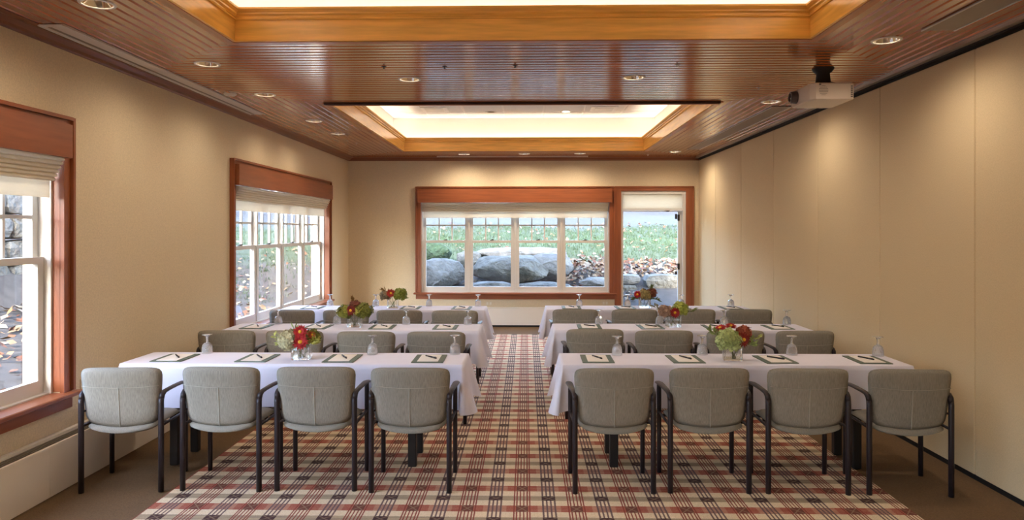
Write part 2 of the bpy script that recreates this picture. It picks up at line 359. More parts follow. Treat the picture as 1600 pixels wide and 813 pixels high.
CL = ['recessed downlight nearest the viewer on the window wall side, cut by the frame', 'bright recessed downlight beside the near tray corner, window side',
      'recessed downlight by the end of the left slot diffuser', 'recessed downlight on the window side, nearest viewer of far tray', 'recessed downlight on the window side, middle of far tray',
      'recessed downlight in the plank band between trays, left one', 'recessed downlight in the plank band between trays, right one', 'recessed downlight on the partition side near the grey diffuser',
      'recessed downlight just left of the hanging projector', 'recessed downlight in the far corner by the partition wall', 'recessed downlight over the end wall window, leftmost of three',
      'recessed downlight over the end wall window, middle of three', 'recessed downlight over the end wall window, rightmost of three',
      'recessed downlight beside the viewpoint, window side', 'recessed downlight beside the viewpoint, partition side', 'recessed downlight behind the viewpoint, left', 'recessed downlight behind the viewpoint, right', 'recessed downlight behind the viewpoint by the window wall, nearer', 'recessed downlight behind the viewpoint by the partition, nearer', 'recessed downlight behind the viewpoint by the window wall, farther', 'recessed downlight behind the viewpoint by the partition, farther']
for (x, y), l in zip(CANS, CL): downlight(x, y, l, watts=CAN_W*(1.7 if y > 11 else .75 if x < -2 else 1.0))
# fittings on the tile ceiling of the far tray
ZT = 3.56
def tilecan(x, y, m, label):
    t = empty('tile_downlight', (x, y, ZT-.006))
    MB().lathe([(.0, -.002), (.06, -.002), (.07, -.008), (.085, -.008), (.09, 0)], 20).build('trim_ring', M['white'], t); MB().lathe([(0, -.004), (.058, -.004), (.06, 0)], 18).build('lamp_face', m, t)
    tag(t, label, 'light', 'tile downlights in the far tray')
tilecan(-.55, 11.0, M['dark_slot'], 'unlit dark round light in the far tray tiles'); tilecan(.62, 11.0, M['bulb'], 'lit round light in the far tray tiles')
for x, l in ((-1.40, 'white square air panel in far tray tiles, window side'), (1.18, 'white square air panel in far tray tiles, partition side')):
    t = empty('air_panel', (x, 10.75, ZT-.007)); MB().cbox(-.2, .2, -.2, .2, -.012, 0, .004).build('plate', M['grid'], t); MB().box(-.14, .14, -.14, .14, -.018, -.012).build('raised_plate', M['white'], t); tag(t, l, 'vent', 'air panels in the far tray')
# slot diffusers
def diffuser(x0, x1, y0, y1, m, label, slot):
    t = empty('slot_diffuser', ((x0+x1)/2, y0, ZC)); w = (x1-x0)/2; ln = y1-y0
    MB().cbox(-w, w, 0, ln, -.008, 0, .003).build('plate', m, t)
    e = .008
    MB().box(-w, -w+e, 0, ln, -.014, -.008).build('edge_strip', M['white'], t); MB().box(w-e, w, 0, ln, -.014, -.008).build('edge_strip', M['white'], t)
    if slot: MB().box(-w+.03, -w+.055, .05, ln-.02, -.0095, -.008).build('air_slot', M['grille'], t)
    return tag(t, label, 'vent', 'linear slot diffusers in the plank ceiling')
diffuser(-3.05, -2.885, 4.335, 7.74, M['diffuser'], 'long white linear air diffuser beside the window wall crown', 1)
diffuser(2.535, 2.75, .9, 4.573, M['diffuser_g'], 'grey linear air diffuser cut by the top right frame corner', 0)
diffuser(2.55, 2.755, 7.37, 11.228, M['diffuser_g'], 'grey linear air diffuser beyond the projector along the partition', 0)
t = empty('slot_diffuser', (-.24, 12.29, ZC)); MB().cbox(-1.32, 1.32, -.035, .035, -.008, 0, .003).build('plate', M['diffuser'], t); MB().box(-1.3, 1.3, -.006, .006, -.0095, -.008).build('air_slot', M['grille'], t)
tag(t, 'narrow white linear diffuser above the end wall window', 'vent', 'linear slot diffusers in the plank ceiling')
# small ceiling fittings
def sprinkler(x, y, label, m='steel', kind='sprinkler_head'):
    t = empty(kind, (x, y, ZC)); MB().lathe([(0, -.003), (.018, -.003), (.021, 0)], 16).build('escutcheon', M[m], t); MB().lathe([(.006, -.003), (.006, -.014), (.011, -.016), (.011, -.018), (0, -.019)], 12).build('deflector', M[m], t)
    tag(t, label, 'sprinkler', 'small ceiling fittings')
sprinkler(-.085, 5.5, 'dark sprinkler head in the middle of the plank band'); sprinkler(-.64, 5.53, 'small dark ceiling stud left of the middle sprinkler'); sprinkler(-1.118, 5.52, 'small dark ceiling stud farthest left of the sprinkler')
sprinkler(1.175, 5.5, 'small pale ceiling stud on the right part of the plank band', 'alu'); sprinkler(2.10, 6.4, 'pale sprinkler head left of the projector', 'alu'); sprinkler(-2.51, 10.386, 'small white sprinkler head in far window side corner', 'white'); sprinkler(2.077, 12.05, 'tiny pale sprinkler head near end wall, partition side', 'white')
t = empty('smoke_detector', (-2.80, 6.606, ZC)); MB().lathe([(0, -.018), (.04, -.018), (.055, -.01), (.06, 0)], 24).build('body', M['white'], t); MB().lathe([(.0, -.022), (.018, -.022), (.02, -.018)], 14).build('sensor_cap', M['diffuser'], t)
tag(t, 'round white detector disc on planks beside the left slot diffuser', 'smoke detector')

# ================================================================== windows
def portal(parent, x, z, sx, sz):
    ld = bpy.data.lights.new('portal', 'AREA'); ld.shape = 'RECTANGLE'; ld.size = sx; ld.size_y = sz; ld.cycles.is_portal = True
    o = bpy.data.objects.new('daylight_portal', ld); COL.objects.link(o); o.parent = parent; o.location = (x, WT+.02, z); o.rotation_euler = (R(-90), 0, 0)
def ring(mb, x0, x1, y0, y1, z0, z1, s, top, bot):
    mb.box(x0, x0+s, y0, y1, z0, z1); mb.box(x1-s, x1, y0, y1, z0, z1); mb.box(x0+s, x1-s, y0, y1, z1-top, z1); mb.box(x0+s, x1-s, y0, y1, z0, z0+bot); return mb
def window(name, label, loc, rz, w, vr=.09, ncol=3):
    t = empty(name, loc, rz); tag(t, label, kind='structure')
    for x0, x1, o in ((0, CW, 0), (w-CW, w, 1)):
        c = box('casing_board', M['trim_z'], t, x0, x1, -.03, 0, .585, 2.47)
        bx = (x0-.004, x0+.02) if o == 0 else (x1-.02, x1+.004)
        box('back_band', M['trim_z'], c, bx[0], bx[1], -.05, 0, .60, 2.475)
        ix = (x1-.018, x1) if o == 0 else (x0, x0+.018)
        box('jamb_edge', M['trim_z'], t, ix[0], ix[1], -.002, .05, .60, 2.39)
    c = box('head_casing', M['trim_x'], t, CW, w-CW, -.03, 0, 2.39, 2.47)
    box('back_band', M['trim_x'], c, .02, w-.02, -.05, 0, 2.455, 2.478)
    box('valance', M['trim_x'], t, .035, w-vr, -.09, -.031, 2.19, 2.415)
    MB().cbox(-.035, w+.035, -.085, .06, .562, .592, .006).build('stool', M['trim_x'], t)
    c = MB().box(.0, w, -.028, 0, .478, .562).build('apron', M['trim_x'], t)
    # white jamb lining
    jx0, jx1 = CW, w-CW
    box('jamb', M['white'], t, jx0, jx0+.018, .05, .18, .592, 2.40); box('jamb', M['white'], t, jx1-.018, jx1, .05, .18, .592, 2.40)
    box('jamb_head', M['white'], t, jx0, jx1, .0, .18, 2.385, 2.418); box('sill', M['white'], t, jx0, jx1, .06, .25, .566, .60)
    n = 4; p = (jx1-jx0-.036)/n; a = jx0+.018
    for i in range(1, n): box('mullion', M['white'], t, a+i*p-.018, a+i*p+.018, .085, .17, .60, 2.386)
    for i in range(n):
        x0, x1 = a+i*p+(.02 if i else .004), a+(i+1)*p-(.02 if i < n-1 else .004)
        us = ring(MB(), x0, x1, .137, .168, 1.475, 2.385, .052, .06, .045).build('upper_sash', M['white'], t)
        g0, g1, h0, h1 = x0+.052, x1-.052, 1.52, 2.325; nr = 3; mw = .012
        for k in range(1, ncol): xx = g0+(g1-g0)*k/ncol; box('muntin', M['white'], us, xx-mw, xx+mw, .140, .166, h0, h1)
        for k in range(1, nr): zz = h0+(h1-h0)*k/nr; box('muntin', M['white'], us, g0, g1, .141, .165, zz-mw, zz+mw)
        for k in range(ncol):
            for j in range(nr): box('pane', M['pane'], us, g0+(g1-g0)*k/ncol, g0+(g1-g0)*(k+1)/ncol, .153, .156, h0+(h1-h0)*j/nr, h0+(h1-h0)*(j+1)/nr)
        ls = ring(MB(), x0, x1, .098, .135, .60, 1.52, .055, .045, .09).build('lower_sash', M['white'], t)
        box('pane', M['pane'], ls, x0+.055, x1-.055, .117, .12, .69, 1.475)
        xm = (x0+x1)/2; MB().box(xm-.03, xm+.03, .102, .132, 1.52, 1.528).box(xm-.012, xm+.03, .094, .12, 1.528, 1.54).build('sash_lock', M['steel'], ls)
    portal(t, w/2, 1.5, w-2*CW, 1.85)
    return t
window('window_1', 'near wood-cased window on the left, cut by the frame', (XL, WIN_A[0], 0), R(90), WIN_A[1])
window('window_2', 'four-part wood-cased window in the left wall', (XL, WIN_B[0], 0), R(90), WIN_B[1])
window('window_3', 'wide four-part wood-cased window in the end wall', (WIN_C[0], YB, 0), 0, WIN_C[1], .05)
window('added_window', 'unseen wood-cased window added behind the viewpoint to let in fill daylight', (XL, WIN_ADDED[0], 0), R(90), WIN_ADDED[1])  # unseen window, added to bring fill daylight in from behind the viewpoint

def roman_shade(label, loc, rz, w, drop=.27):
    t = empty('roman_shade', loc, rz); tag(t, label, 'window shade', 'cream roman shades under wood valances')
    ns = 24; random.seed(int(w*1000))
    ph = random.random()*6
    def sag(u): return .012*math.sin(u*5+ph)+.006*math.sin(u*13)
    # hem panel: flat lower flap with thickness
    r = []
    for i in range(ns+1):
        x = .012+(w-.024)*i/ns; s = sag(i/ns)*.2
        r.append([(x, .036, 2.19), (x, .042, 2.19), (x, .044+s*.3, 2.19-drop), (x, .034+s*.3, 2.19-drop)])
    MB().stack(r, True, False).build('hem_panel', M['shade'], t)
    nf = 6
    for k in range(nf):
        zt = 2.20-.026*k; d = .05; yk = -.036+.0125*k; r = []
        for i in range(ns+1):
            x = .0+(w)*i/ns+0; s = sag(i/ns)
            zc = zt-.018+s*(.6-.06*k); pts = []
            for a in range(8):
                an = math.pi*2*a/8; pts.append((x, yk+d/2*math.cos(an), zc+.0155*math.sin(an)-.012*(.5-.5*math.cos(an))))
            r.append(pts)
        MB().stack(r, True, True).build('fold', M['shade'], t)
    return t
roman_shade('cream roman shade on the near left window, gathered in folds', (XL, WIN_A[0]+CW+.022, 0), R(90), WIN_A[1]-2*CW-.06)
roman_shade('cream roman shade on the second left window, gathered folds', (XL, WIN_B[0]+CW+.022, 0), R(90), WIN_B[1]-2*CW-.06)
roman_shade('cream roman shade across the top of the end wall window', (WIN_C[0]+CW+.022, YB, 0), 0, WIN_C[1]-2*CW-.044)

# ---- glazed door in the end wall
t = empty('door_1', (1.565, YB, 0)); tag(t, 'full glass exterior door in wood casing, end wall', kind='structure')
box('casing_board', M['trim_z'], t, 0, .112, -.035, 0, 0, 2.47); box('casing_board', M['trim_z'], t, 1.255, 1.385, -.035, 0, 0, 2.47); box('back_band', M['trim_z'], t, 1.365, 1.39, -.05, 0, 0, 2.475)
box('head_casing', M['trim_x'], t, .112, 1.255, -.035, 0, 2.395, 2.47); box('back_band', M['trim_x'], t, 0, 1.385, -.05, 0, 2.455, 2.478)
box('jamb', M['white'], t, .112, .145, -.005, .2, 0, 2.395); box('jamb', M['white'], t, 1.205, 1.258, -.005, .2, 0, 2.395); box('jamb_head', M['white'], t, .145, 1.205, -.005, .2, 2.34, 2.395)
hp = box('head_panel', M['shade'], t, .145, 1.205, .02, .06, 2.085, 2.34); box('panel_rail', M['white'], hp, .145, 1.205, .0, .07, 2.05, 2.085)
lf = ring(MB(), .15, 1.2, .08, .125, .012, 2.05, .016, .02, .12); lf.box(1.135, 1.185, .08, .125, .13, 2.03)
lf = lf.build('door_leaf', M['white'], t)
box('pane', M['pane'], lf, .16, 1.135, .10, .104, .13, 2.035); box('pane', M['pane'], lf, 1.18, 1.19, .10, .104, .13, 2.035)
for z in (1.87, 1.0): box('hinge', M['steel'], lf, 1.125, 1.165, .066, .08, z, z+.11)
box('hinge', M['steel'], lf, 1.085, 1.12, .07, .098, 1.90, 1.99); box('hinge', M['steel'], lf, 1.085, 1.115, .07, .098, .91, .97)
MB().box(.90, .99, .05, .08, 2.045, 2.06).box(.93, .97, .04, .08, 2.03, 2.05).build('closer_catch', M['steel'], lf)
box('threshold', M['alu'], t, .112, 1.258, -.02, .26, 0, .012)
portal(t, .67, 1.2, 1.1, 2.3)

# ---- baseboard heaters
def heater(label, loc, rz, ln, toe):
    t = empty('baseboard_heater', loc, rz); tag(t, label, 'heater', 'baseboard heater covers')
    npan = max(1, round(ln/2.7))
    for k in range(npan): MB().box(ln*k/npan+.0015, ln*(k+1)/npan-.0015, -.155, -.145, toe, .318).build('front_panel', M['heater'], t)
    box('toe_recess', M['black'], t, 0, ln, -.13, -.12, 0, toe+.01)
    box('top_lip', M['heater'], t, 0, ln, -.158, -.143, .314, .33)
    box('rear_ledge', M['heater'], t, 0, ln, -.035, -.0, .315, .335)
    g = box('grille_tray', M['grille'], t, 0, ln, -.143, -.035, .300, .306)
    for y in (-.128, -.104, -.080, -.056): box('grille_bar', M['grille'], t, 0, ln, y-.008, y+.004, .312, .322)
    return t
heater('long cream baseboard heater cover below the left windows', (XL, YN, 0), R(90), 18.55, .006)
heater('cream baseboard heater cover below the end wall window', (-3.0, YB, 0), 0, 4.5, .035)

# ---- outlets
def outlet(label, loc, rz):
    t = empty('wall_outlet', loc, rz); tag(t, label, 'outlet', 'wall outlets')
    MB().box(-.06, .06, -.006, 0, -.04, .04).build('plate', M['plate'], t)
    for x in (-.028, .028): MB().box(x-.016, x+.016, -.009, -.006, -.022, .022).build('socket', M['cream'], t)
outlet('cream wall outlet just right of the back left table', (-.66, YB, .40), 0); outlet('cream wall outlet left of the glazed door', (1.40, YB, .41), 0); outlet('cream wall outlet below the near window, behind first chair', (XL, 5.0, .60), R(90))

# ================================================================== rug
def rug_mat():
    m, nt, p = base_mat('plaid rug'); N, L = nt.nodes, nt.links
    class X:
        def __init__(s, sock): s.s = sock
        def op(s, o, b=None, c=None, rev=False):
            n = N.new('ShaderNodeMath'); n.operation = o; a = [s, b, c]
            if rev: a = [b, s, c]
            for i, q in enumerate(a):
                if q is None: continue
                if isinstance(q, X): L.new(q.s, n.inputs[i])
                else: n.inputs[i].default_value = q
            return X(n.outputs[0])
        def __add__(s, b): return s.op('ADD', b)
        def __sub__(s, b): return s.op('SUBTRACT', b)
        def __mul__(s, b): return s.op('MULTIPLY', b)
        def lt(s, b): return s.op('LESS_THAN', b)
        def gt(s, b): return s.op('GREATER_THAN', b)
        def abs(s): return s.op('ABSOLUTE')
        def fr(s): return s.op('FRACT')
        def mx(s, b): return s.op('MAXIMUM', b)
    geo = N.new('ShaderNodeTexCoord'); sp = N.new('ShaderNodeSeparateXYZ'); L.new(geo.outputs['Object'], sp.inputs[0])
    nz = N.new('ShaderNodeTexNoise'); nz.inputs['Scale'].default_value = 230; L.new(geo.outputs['Object'], nz.inputs['Vector'])
    jit = (X(nz.outputs[0])-.5)*.006
    x = X(sp.outputs[0])+jit; y = X(sp.outputs[1])+jit
    P = .3325
    cu = ((x*(1/P)+.5).fr()-.5)*P; du = ((x*(1/P)).fr()-.5)*P
    cv = ((y*(1/P)+.5).fr()-.5)*P; dv = ((y*(1/P)).fr()-.5)*P
    def lines(u, per, duty): return ((u*(1/per)+.5).fr()-.5).abs().lt(duty/2)
    inC, inD = cu.abs().lt(.053), du.abs().lt(.043)
    inBC, inBD = cv.abs().lt(.0485), dv.abs().lt(.038)
    def ln(u, off, w): return (u.abs()-off).abs().lt(w/2)
    def mix(fac, a, b):
        n = N.new('ShaderNodeMix'); n.data_type = 'RGBA'
        if isinstance(fac, X): L.new(fac.s, n.inputs[0])
        else: n.inputs[0].default_value = fac
        for q, i in ((a, 6), (b, 7)):
            if isinstance(q, tuple): n.inputs[i].default_value = q
            else: L.new(q, n.inputs[i])
        return n.outputs[2]
    beige, pale = srgb(222, 200, 164), srgb(238, 220, 190)
    red, dk, plum, tan = srgb(140, 58, 46), srgb(72, 44, 40), srgb(106, 80, 80), srgb(170, 144, 112)
    col = mix(X(nz.outputs[0]).gt(.52), beige, pale)
    col = mix(inBD*.75, col, srgb(176, 152, 120)); col = mix(inBD*lines(dv, .019, .38)*.75, col, srgb(104, 84, 70))
    fade = cu.abs().lt(.095)
    col = mix(inBC*.65, col, srgb(186, 118, 92)); col = mix(inBC*lines(cv, .0195, .55)*.8, col, srgb(164, 80, 60))
    col = mix(inBC*fade*lines(cv, .0195, .8), col, srgb(160, 72, 52)); col = mix(inBC*inD*lines(cv, .0195, .55)*.6, col, plum)
    col = mix(inC*inBC*.5, col, srgb(176, 100, 76))
    rl = ln(cu, .048, .0085).mx(ln(cu, .032, .009)).mx(ln(cu, .011, .008)); col = mix(rl*.95, col, red)
    dl = ln(du, .037, .011).mx(ln(du, .0125, .010)); col = mix(dl*.95, col, plum)
    def orn(u, v, hu, hv): return u.abs().lt(hu)*v.abs().lt(hv), ((u.abs()*(1/hu)-v.abs()*(1/hv)).abs().lt(.14))
    o1, x1 = orn(cu, cv, .036, .0485); o2, x2 = orn(du, dv, .043, .038)
    col = mix(o1*.85, col, srgb(104, 56, 42)); col = mix(o1*x1*.5, col, tan)
    col = mix(o2, col, dk); col = mix(o2*x2*.4, col, tan)
    L.new(col, p.inputs['Base Color']); p.inputs['Roughness'].default_value = .95
    bp = N.new('ShaderNodeBump'); bp.inputs['Strength'].default_value = .4; bp.inputs['Distance'].default_value = .003; L.new(nz.outputs[0], bp.inputs['Height']); L.new(bp.outputs[0], p.inputs['Normal'])
    return m
rg = MB().cbox(-2.31+.025, 2.33+.025, -1.0-4.281, 11.47-4.281, 0, .006, .003).build('rug', rug_mat(), None, (-.025, 4.281, 0))
tag(rg, 'plaid red, plum and beige patterned carpet running down the room', 'rug')

# ================================================================== tables, cloths
def make_table():
    t = empty('banquet_table')
    MB().cbox(0, 2.44, .012, .455, .715, .744, .004).build('tabletop', M['ply'], t)
    for x in (.36, 2.08):
        for y in (.06, .37): MB().cbox(x-.03, x+.03, y-.02, y+.03, 0.006, .70, .004).build('leg', M['leg'], t)
        MB().box(x-.02, x+.02, .04, .40, .67, .715).build('leg_brace', M['leg'], t)
    MB().box(.30, 2.14, .03, .05, .675, .715).box(.30, 2.14, .40, .42, .675, .715).build('apron_rail', M['leg'], t)
    return t
def cloth_mesh(w, d, seed, drop=.305):
    rnd = random.Random(seed); r = .012; ph = [rnd.random()*6.28 for _ in range(6)]
    per = []     # perimeter points with normals and corner closeness
    def side(ax, a, b, fixed, nrm, n):
        for i in range(n):
            f = i/n; q = a+(b-a)*f; e = min(q-min(a, b), max(a, b)-q)
            per.append(((q, fixed) if ax == 0 else (fixed, q), nrm, max(0, 1-e/.11), ax))
    def corner(cx, cy, a0):
        for i in range(4):
            an = a0+math.pi/2*i/4; per.append(((cx+r*math.cos(an), cy+r*math.sin(an)), (math.cos(an), math.sin(an)), 1.0, 2))
    side(0, r, w-r, 0, (0, -1), 60); corner(w-r, r, -math.pi/2); side(1, r, d-r, w, (1, 0), 18); corner(w-r, d-r, 0); side(0, w-r, r, d, (0, 1), 60); corner(r, d-r, math.pi/2); side(1, d-r, r, 0, (-1, 0), 18); corner(r, r, math.pi)
    Z = .748; K = 9; rings = []
    ex, ey = w/2, d/2
    inner = [[(ex+(p[0][0]-ex)*s, ey+(p[0][1]-ey)*s, Z) for p in per] for s in (.0, .35, .7, .93, .985)]
    rings += inner
    cum = 0; last = per[0][0]
    offs = []
    for p in per:
        cum += math.hypot(p[0][0]-last[0], p[0][1]-last[1]); last = p[0]; offs.append(cum)
    for k in range(K+1):
        f = k/K; ring_ = []
        for (p, nr, cn, ax), s in zip(per, offs):
            amp = .018 if ax == 1 else .0045
            wv = amp*f*(math.sin(s*(17 if ax == 1 else 9)+ph[0])+.6*math.sin(s*(29 if ax == 1 else 15)+ph[1]))
            out = .004+wv+(.008*f if ax == 0 else .03*f)+ ((.068*cn*cn*f) if ax != 0 else .012*cn*cn*f)
            if ax == 0: out = min(out, .022)
            nx, ny = nr
            if ax == 0 and cn > 0: nx += (.055*cn*cn*f/ max(out, .01))*(1 if p[0] > w/2 else -1)*.9
            if ax == 1 and cn > 0: ny += 0
            z = Z-.004-(drop+.03*cn*cn+.006*math.sin(s*4+ph[2]))*f
            if k == 0: z = Z-.002
            ring_.append((p[0]+nx*out, p[1]+ny*out, z))
        rings.append(ring_)
    n = len(per); mb = MB(); mb.stack(rings, False, True)
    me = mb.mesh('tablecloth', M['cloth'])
    bm = bmesh.new(); bm.from_mesh(me); bmesh.ops.remove_doubles(bm, verts=bm.verts, dist=1e-5)
    bmesh.ops.recalc_face_normals(bm, faces=bm.faces)
    for f in bm.faces: f.smooth = True
    bm.to_mesh(me); bm.free()
    return me
TAB = {('front', 'left'): (-2.905, 4.975), ('front', 'right'): (.258, 4.995), ('middle', 'left'): (-2.905, 6.67), ('middle', 'right'): (.27, 6.73), ('back', 'left'): (-2.955, 8.38), ('back', 'right'): (.245, 8.45)}
proto = make_table(); first = True
for i, ((row, side), (x, y)) in enumerate(TAB.items()):
    o = proto if first else copy_tree(proto); first = False
    o.location = (x+.01, y, .0); tag(o, 'long folding table under the white cloth, %s row %s of the aisle' % (row, side), 'table', 'banquet tables in three rows')
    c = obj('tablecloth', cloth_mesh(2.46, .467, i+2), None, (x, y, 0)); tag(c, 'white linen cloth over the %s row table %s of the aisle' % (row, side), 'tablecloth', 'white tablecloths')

# ================================================================== chairs
def sup(s, t, n=9):
    r = max(abs(s), abs(t)); d = (abs(s)**n+abs(t)**n)**(1/n)
    return (0, 0, 0) if d == 0 else (s*r/d, t*r/d, r)
def pillow(nu, nv, fn, name, m, parent):
    mb = MB()
    for sg in (-1, 1):
        v = []; f = []
        for j in range(nv+1):
            for i in range(nu+1):
                s, t = -1+2*i/nu, -1+2*j/nv; a, b, r = sup(s, t); v.append(fn(a, b, r, sg))
        for j in range(nv):
            for i in range(nu):
                q = (j*(nu+1)+i, j*(nu+1)+i+1, (j+1)*(nu+1)+i+1, (j+1)*(nu+1)+i); f.append(q if sg < 0 else q[::-1])
        mb.add(v, f, True)
    me = mb.mesh(name, m, False)
    bm = bmesh.new(); bm.from_mesh(me); bmesh.ops.remove_doubles(bm, verts=bm.verts, dist=1e-4); bmesh.ops.recalc_face_normals(bm, faces=bm.faces); bm.to_mesh(me); bm.free()
    return obj(name, me, parent)
def make_chair():
    t = empty('arm_chair')
    zb, zt = .452, .812; H2 = (zt-zb)/2; zc = (zt+zb)/2
    def bw(b): return .234+.029*(b+1)/2          # half width, wider at the top
    def yc(a, b): return .035-.03*(b+1)/2-.030*(1-a*a)        # lean and plan curve
    def backf(a, b, r, sg):
        th = .024*(max(0, 1-r**7))**.5
        z = zc+b*H2+.006*(1-a*a)*(b > 0)*b-.034*(1-a*a)*(b < 0)*(-b)**2
        return (a*bw(b), yc(a, b)+sg*th, z)
    bk = pillow(16, 14, backf, 'backrest', M['fabric'], t)
    def bsurf(a, z): b = (z-zc)/H2; return (a*bw(b), yc(a, b)-.0245, z)
    MB().sweep([bsurf(-.96+1.92*i/14, .698-.012*(1-(-.96+1.92*i/14)**2)) for i in range(15)], .0022, 5).build('seam', M['seam'], bk)
    MB().sweep([bsurf(.0, .688-.256*i/6) for i in range(7)], .0036, 5).build('seam', M['seam'], bk)
    def seatf(a, b, r, sg):
        th = .026*(max(0, 1-r**6))**.5
        rear = max(0, -b); z = .438-.004*rear-.034*rear*(1-a*a)
        return (a*(.222+.012*(1+b)/2), .195+b*.205-.038*rear*(1-a*a), z+sg*th)
    pillow(14, 10, seatf, 'seat', M['fabric'], t)
    for s in (-1, 1):
        x = s*.252
        MB().sweep([(x, 0, .006), (x, 0, .30), (x, .0, .585), (x, .004, .61)], [(.0175, .0175)]*4, 10).build('leg', M['frame'], t)
        MB().sweep([(x, .385, .006), (x, .385, .30), (x, .385, .59), (x, .38, .625)], [(.016, .016)]*4, 10).build('leg', M['frame'], t)
        pa = [(x, .003, .605), (x+s*.002, .012, .632), (x+s*.004, .035, .647), (x+s*.008, .09, .652), (x+s*.013, .19, .655), (x+s*.015, .29, .652), (x+s*.010, .37, .640), (x+s*.004, .395, .630)]
        MB().sweep(pa, [(.0175, .0175), (.0175, .0165), (.018, .014), (.019, .012), (.023, .011), (.026, .011), (.024, .010), (.012, .006)], 10).build('arm_rest', M['frame'], t)
        MB().sweep([(x, .005, .53), (s*.225, .035, .53), (s*.19, .045, .53)], .007, 6).build('back_bracket', M['frame'], t)
        MB().sweep([(x, .01, .432), (x, .375, .432)], .009, 6).build('side_rail', M['frame'], t)
    MB().sweep([(-.25, .33, .42), (.25, .33, .42)], .010, 6).build('seat_rail', M['frame'], t); MB().sweep([(-.25, .12, .428), (.25, .12, .428)], .008, 6).build('seat_rail', M['frame'], t)
    return t
CH = {('front', 'left'): ([-2.617, -1.983, -1.367, -.748], [4.50, 4.535, 4.55, 4.53], [4, -1, 1, 0]), ('front', 'right'): ([.567, 1.182, 1.81, 2.449], [4.54, 4.56, 4.555, 4.54], [1, 0, -1.5, -3]),
      ('middle', 'left'): ([-2.655, -2.05, -1.402, -.786], [6.185, 6.19, 6.14, 6.14], [1, 0, 0, 0]), ('middle', 'right'): ([.618, 1.222, 1.856, 2.462], [6.33, 6.26, 6.27, 6.26], [0, 0, 1, 0]),
      ('back', 'left'): ([-2.612, -2.007, -1.41, -.788], [7.80, 7.80, 7.80, 7.77], [0, 1, 0, 0]), ('back', 'right'): ([.553, 1.217, 1.869, 2.50], [7.91, 7.92, 7.94, 7.94], [0, 0, 0, -1])}
ORD = ['first', 'second', 'third', 'fourth']
cp = make_chair(); first = True
for (row, side), (xs, ys_, rs) in CH.items():
    for k in range(4):
        o = cp if first else copy_tree(cp); first = False
        o.location = (xs[k], ys_[k], 0); o.rotation_euler = (0, 0, R(rs[k]))
        frm = 'the window wall' if side == 'left' else 'the aisle'
        tag(o, '%s fabric armchair, %s row %s table, %s from %s' % ('grey' if row == 'front' else 'taupe', row, side, ORD[k], frm), 'chair', 'upholstered armchairs at the tables')

# ================================================================== pads, pens, glasses
def make_pad():
    t = empty('writing_pad')
    MB().cbox(-.115, .115, 0, .31, 0, .006, .0015).build('backing', M['pad'], t)
    MB().box(-.075, .075, .022, .288, .006, .0085).build('paper', M['paper'], t); return t
def make_pen():
    t = empty('pen')
    MB().sweep([(-.035, .055, .0055), (.012, -.024, .0055)], .0055, 8).build('barrel', M['pen'], t); MB().sweep([(.012, -.024, .0055), (.036, -.064, .0055), (.039, -.069, .0055)], [(.006, .006), (.006, .006), (.001, .001)], 8).build('cap', M['pen'], t)
    MB().box(.020, .034, -.05, -.046, .011, .0125).build('clip', M['steel'], t); return t
def make_goblet():      # upturned stemmed glass
    t = empty('goblet')
    outer = [(.041, 0), (.0405, .02), (.0385, .045), (.034, .066), (.024, .078), (.010, .084)]; inner = [(.006, .074), (.019, .069), (.029, .058), (.034, .042), (.0365, .02), (.0385, 0)]
    MB().lathe(outer, 12, smooth=False).lathe(inner, 20).build('bowl', M['goblet'], t)
    MB().lathe([(0, .078), (.012, .084), (.0085, .095), (.0085, .112), (.013, .130), (.022, .139)], 14).build('stem', M['goblet'], t)
    MB().lathe([(0, .138), (.020, .139), (.037, .1425), (.038, .145), (0, .146)], 20).build('foot', M['goblet'], t); return t
GL = {('front', 'left'): [(-2.465, 5.405), None, (-1.178, 5.38), (-.546, 5.40)], ('front', 'right'): [(.692, 5.375), (1.348, 5.42), (2.027, 5.42), (2.665, 5.385)],
      ('middle', 'left'): [(-2.511, 7.095), (-1.913, 7.10), (-1.208, 7.08), (-.588, 7.09)], ('middle', 'right'): [(.738, 7.155), (1.349, 7.16), (1.998, 7.155), (2.628, 7.155)],
      ('back', 'left'): [(-2.463, 8.80), (-1.884, 8.79), (-1.215, 8.80), (-.601, 8.80)], ('back', 'right'): [(.668, 8.86), (1.275, 8.875), (1.948, 8.875), (2.565, 8.875)]}
pp, pn, gb = make_pad(), make_pen(), make_goblet(); f1 = f2 = True
TOPZ = .7485
random.seed(11)
for key, (tx, ty) in TAB.items():
    row, side = key; frm = 'the window wall' if side == 'left' else 'the aisle'
    px = [-2.607, -1.99, -1.355, -.71] if key == ('front', 'left') else [.52, 1.17, 1.83, 2.49] if key == ('front', 'right') else CH[key][0]
    for k in range(4):
        o = pp if f1 else copy_tree(pp); p = pn if f1 else copy_tree(pn); f1 = False
        r = R(random.uniform(-2, 2)); o.location = (px[k], ty+.055, TOPZ); o.rotation_euler = (0, 0, r)
        tag(o, 'green-bordered writing pad, %s row %s table, %s from %s' % (row, side, ORD[k], frm), 'notepad', 'writing pads at the place settings')
        p.location = (px[k]+.005, ty+.055+.175, TOPZ+.009); p.rotation_euler = (0, 0, r+R(random.uniform(-8, 14)))
        tag(p, 'dark pen on the %s row %s table pad, %s from %s' % (row, side, ORD[k], frm), 'pen', 'pens on the writing pads')
        g = GL[key][k]
        if g:
            o = gb if f2 else copy_tree(gb); f2 = False
            o.location = (g[0], min(g[1], ty+.42), TOPZ); o.rotation_euler = (0, 0, random.random()*6)
            tag(o, 'upturned stemmed water glass, %s row %s table, %s from %s' % (row, side, ORD[k], frm), 'glass', 'upturned goblets')

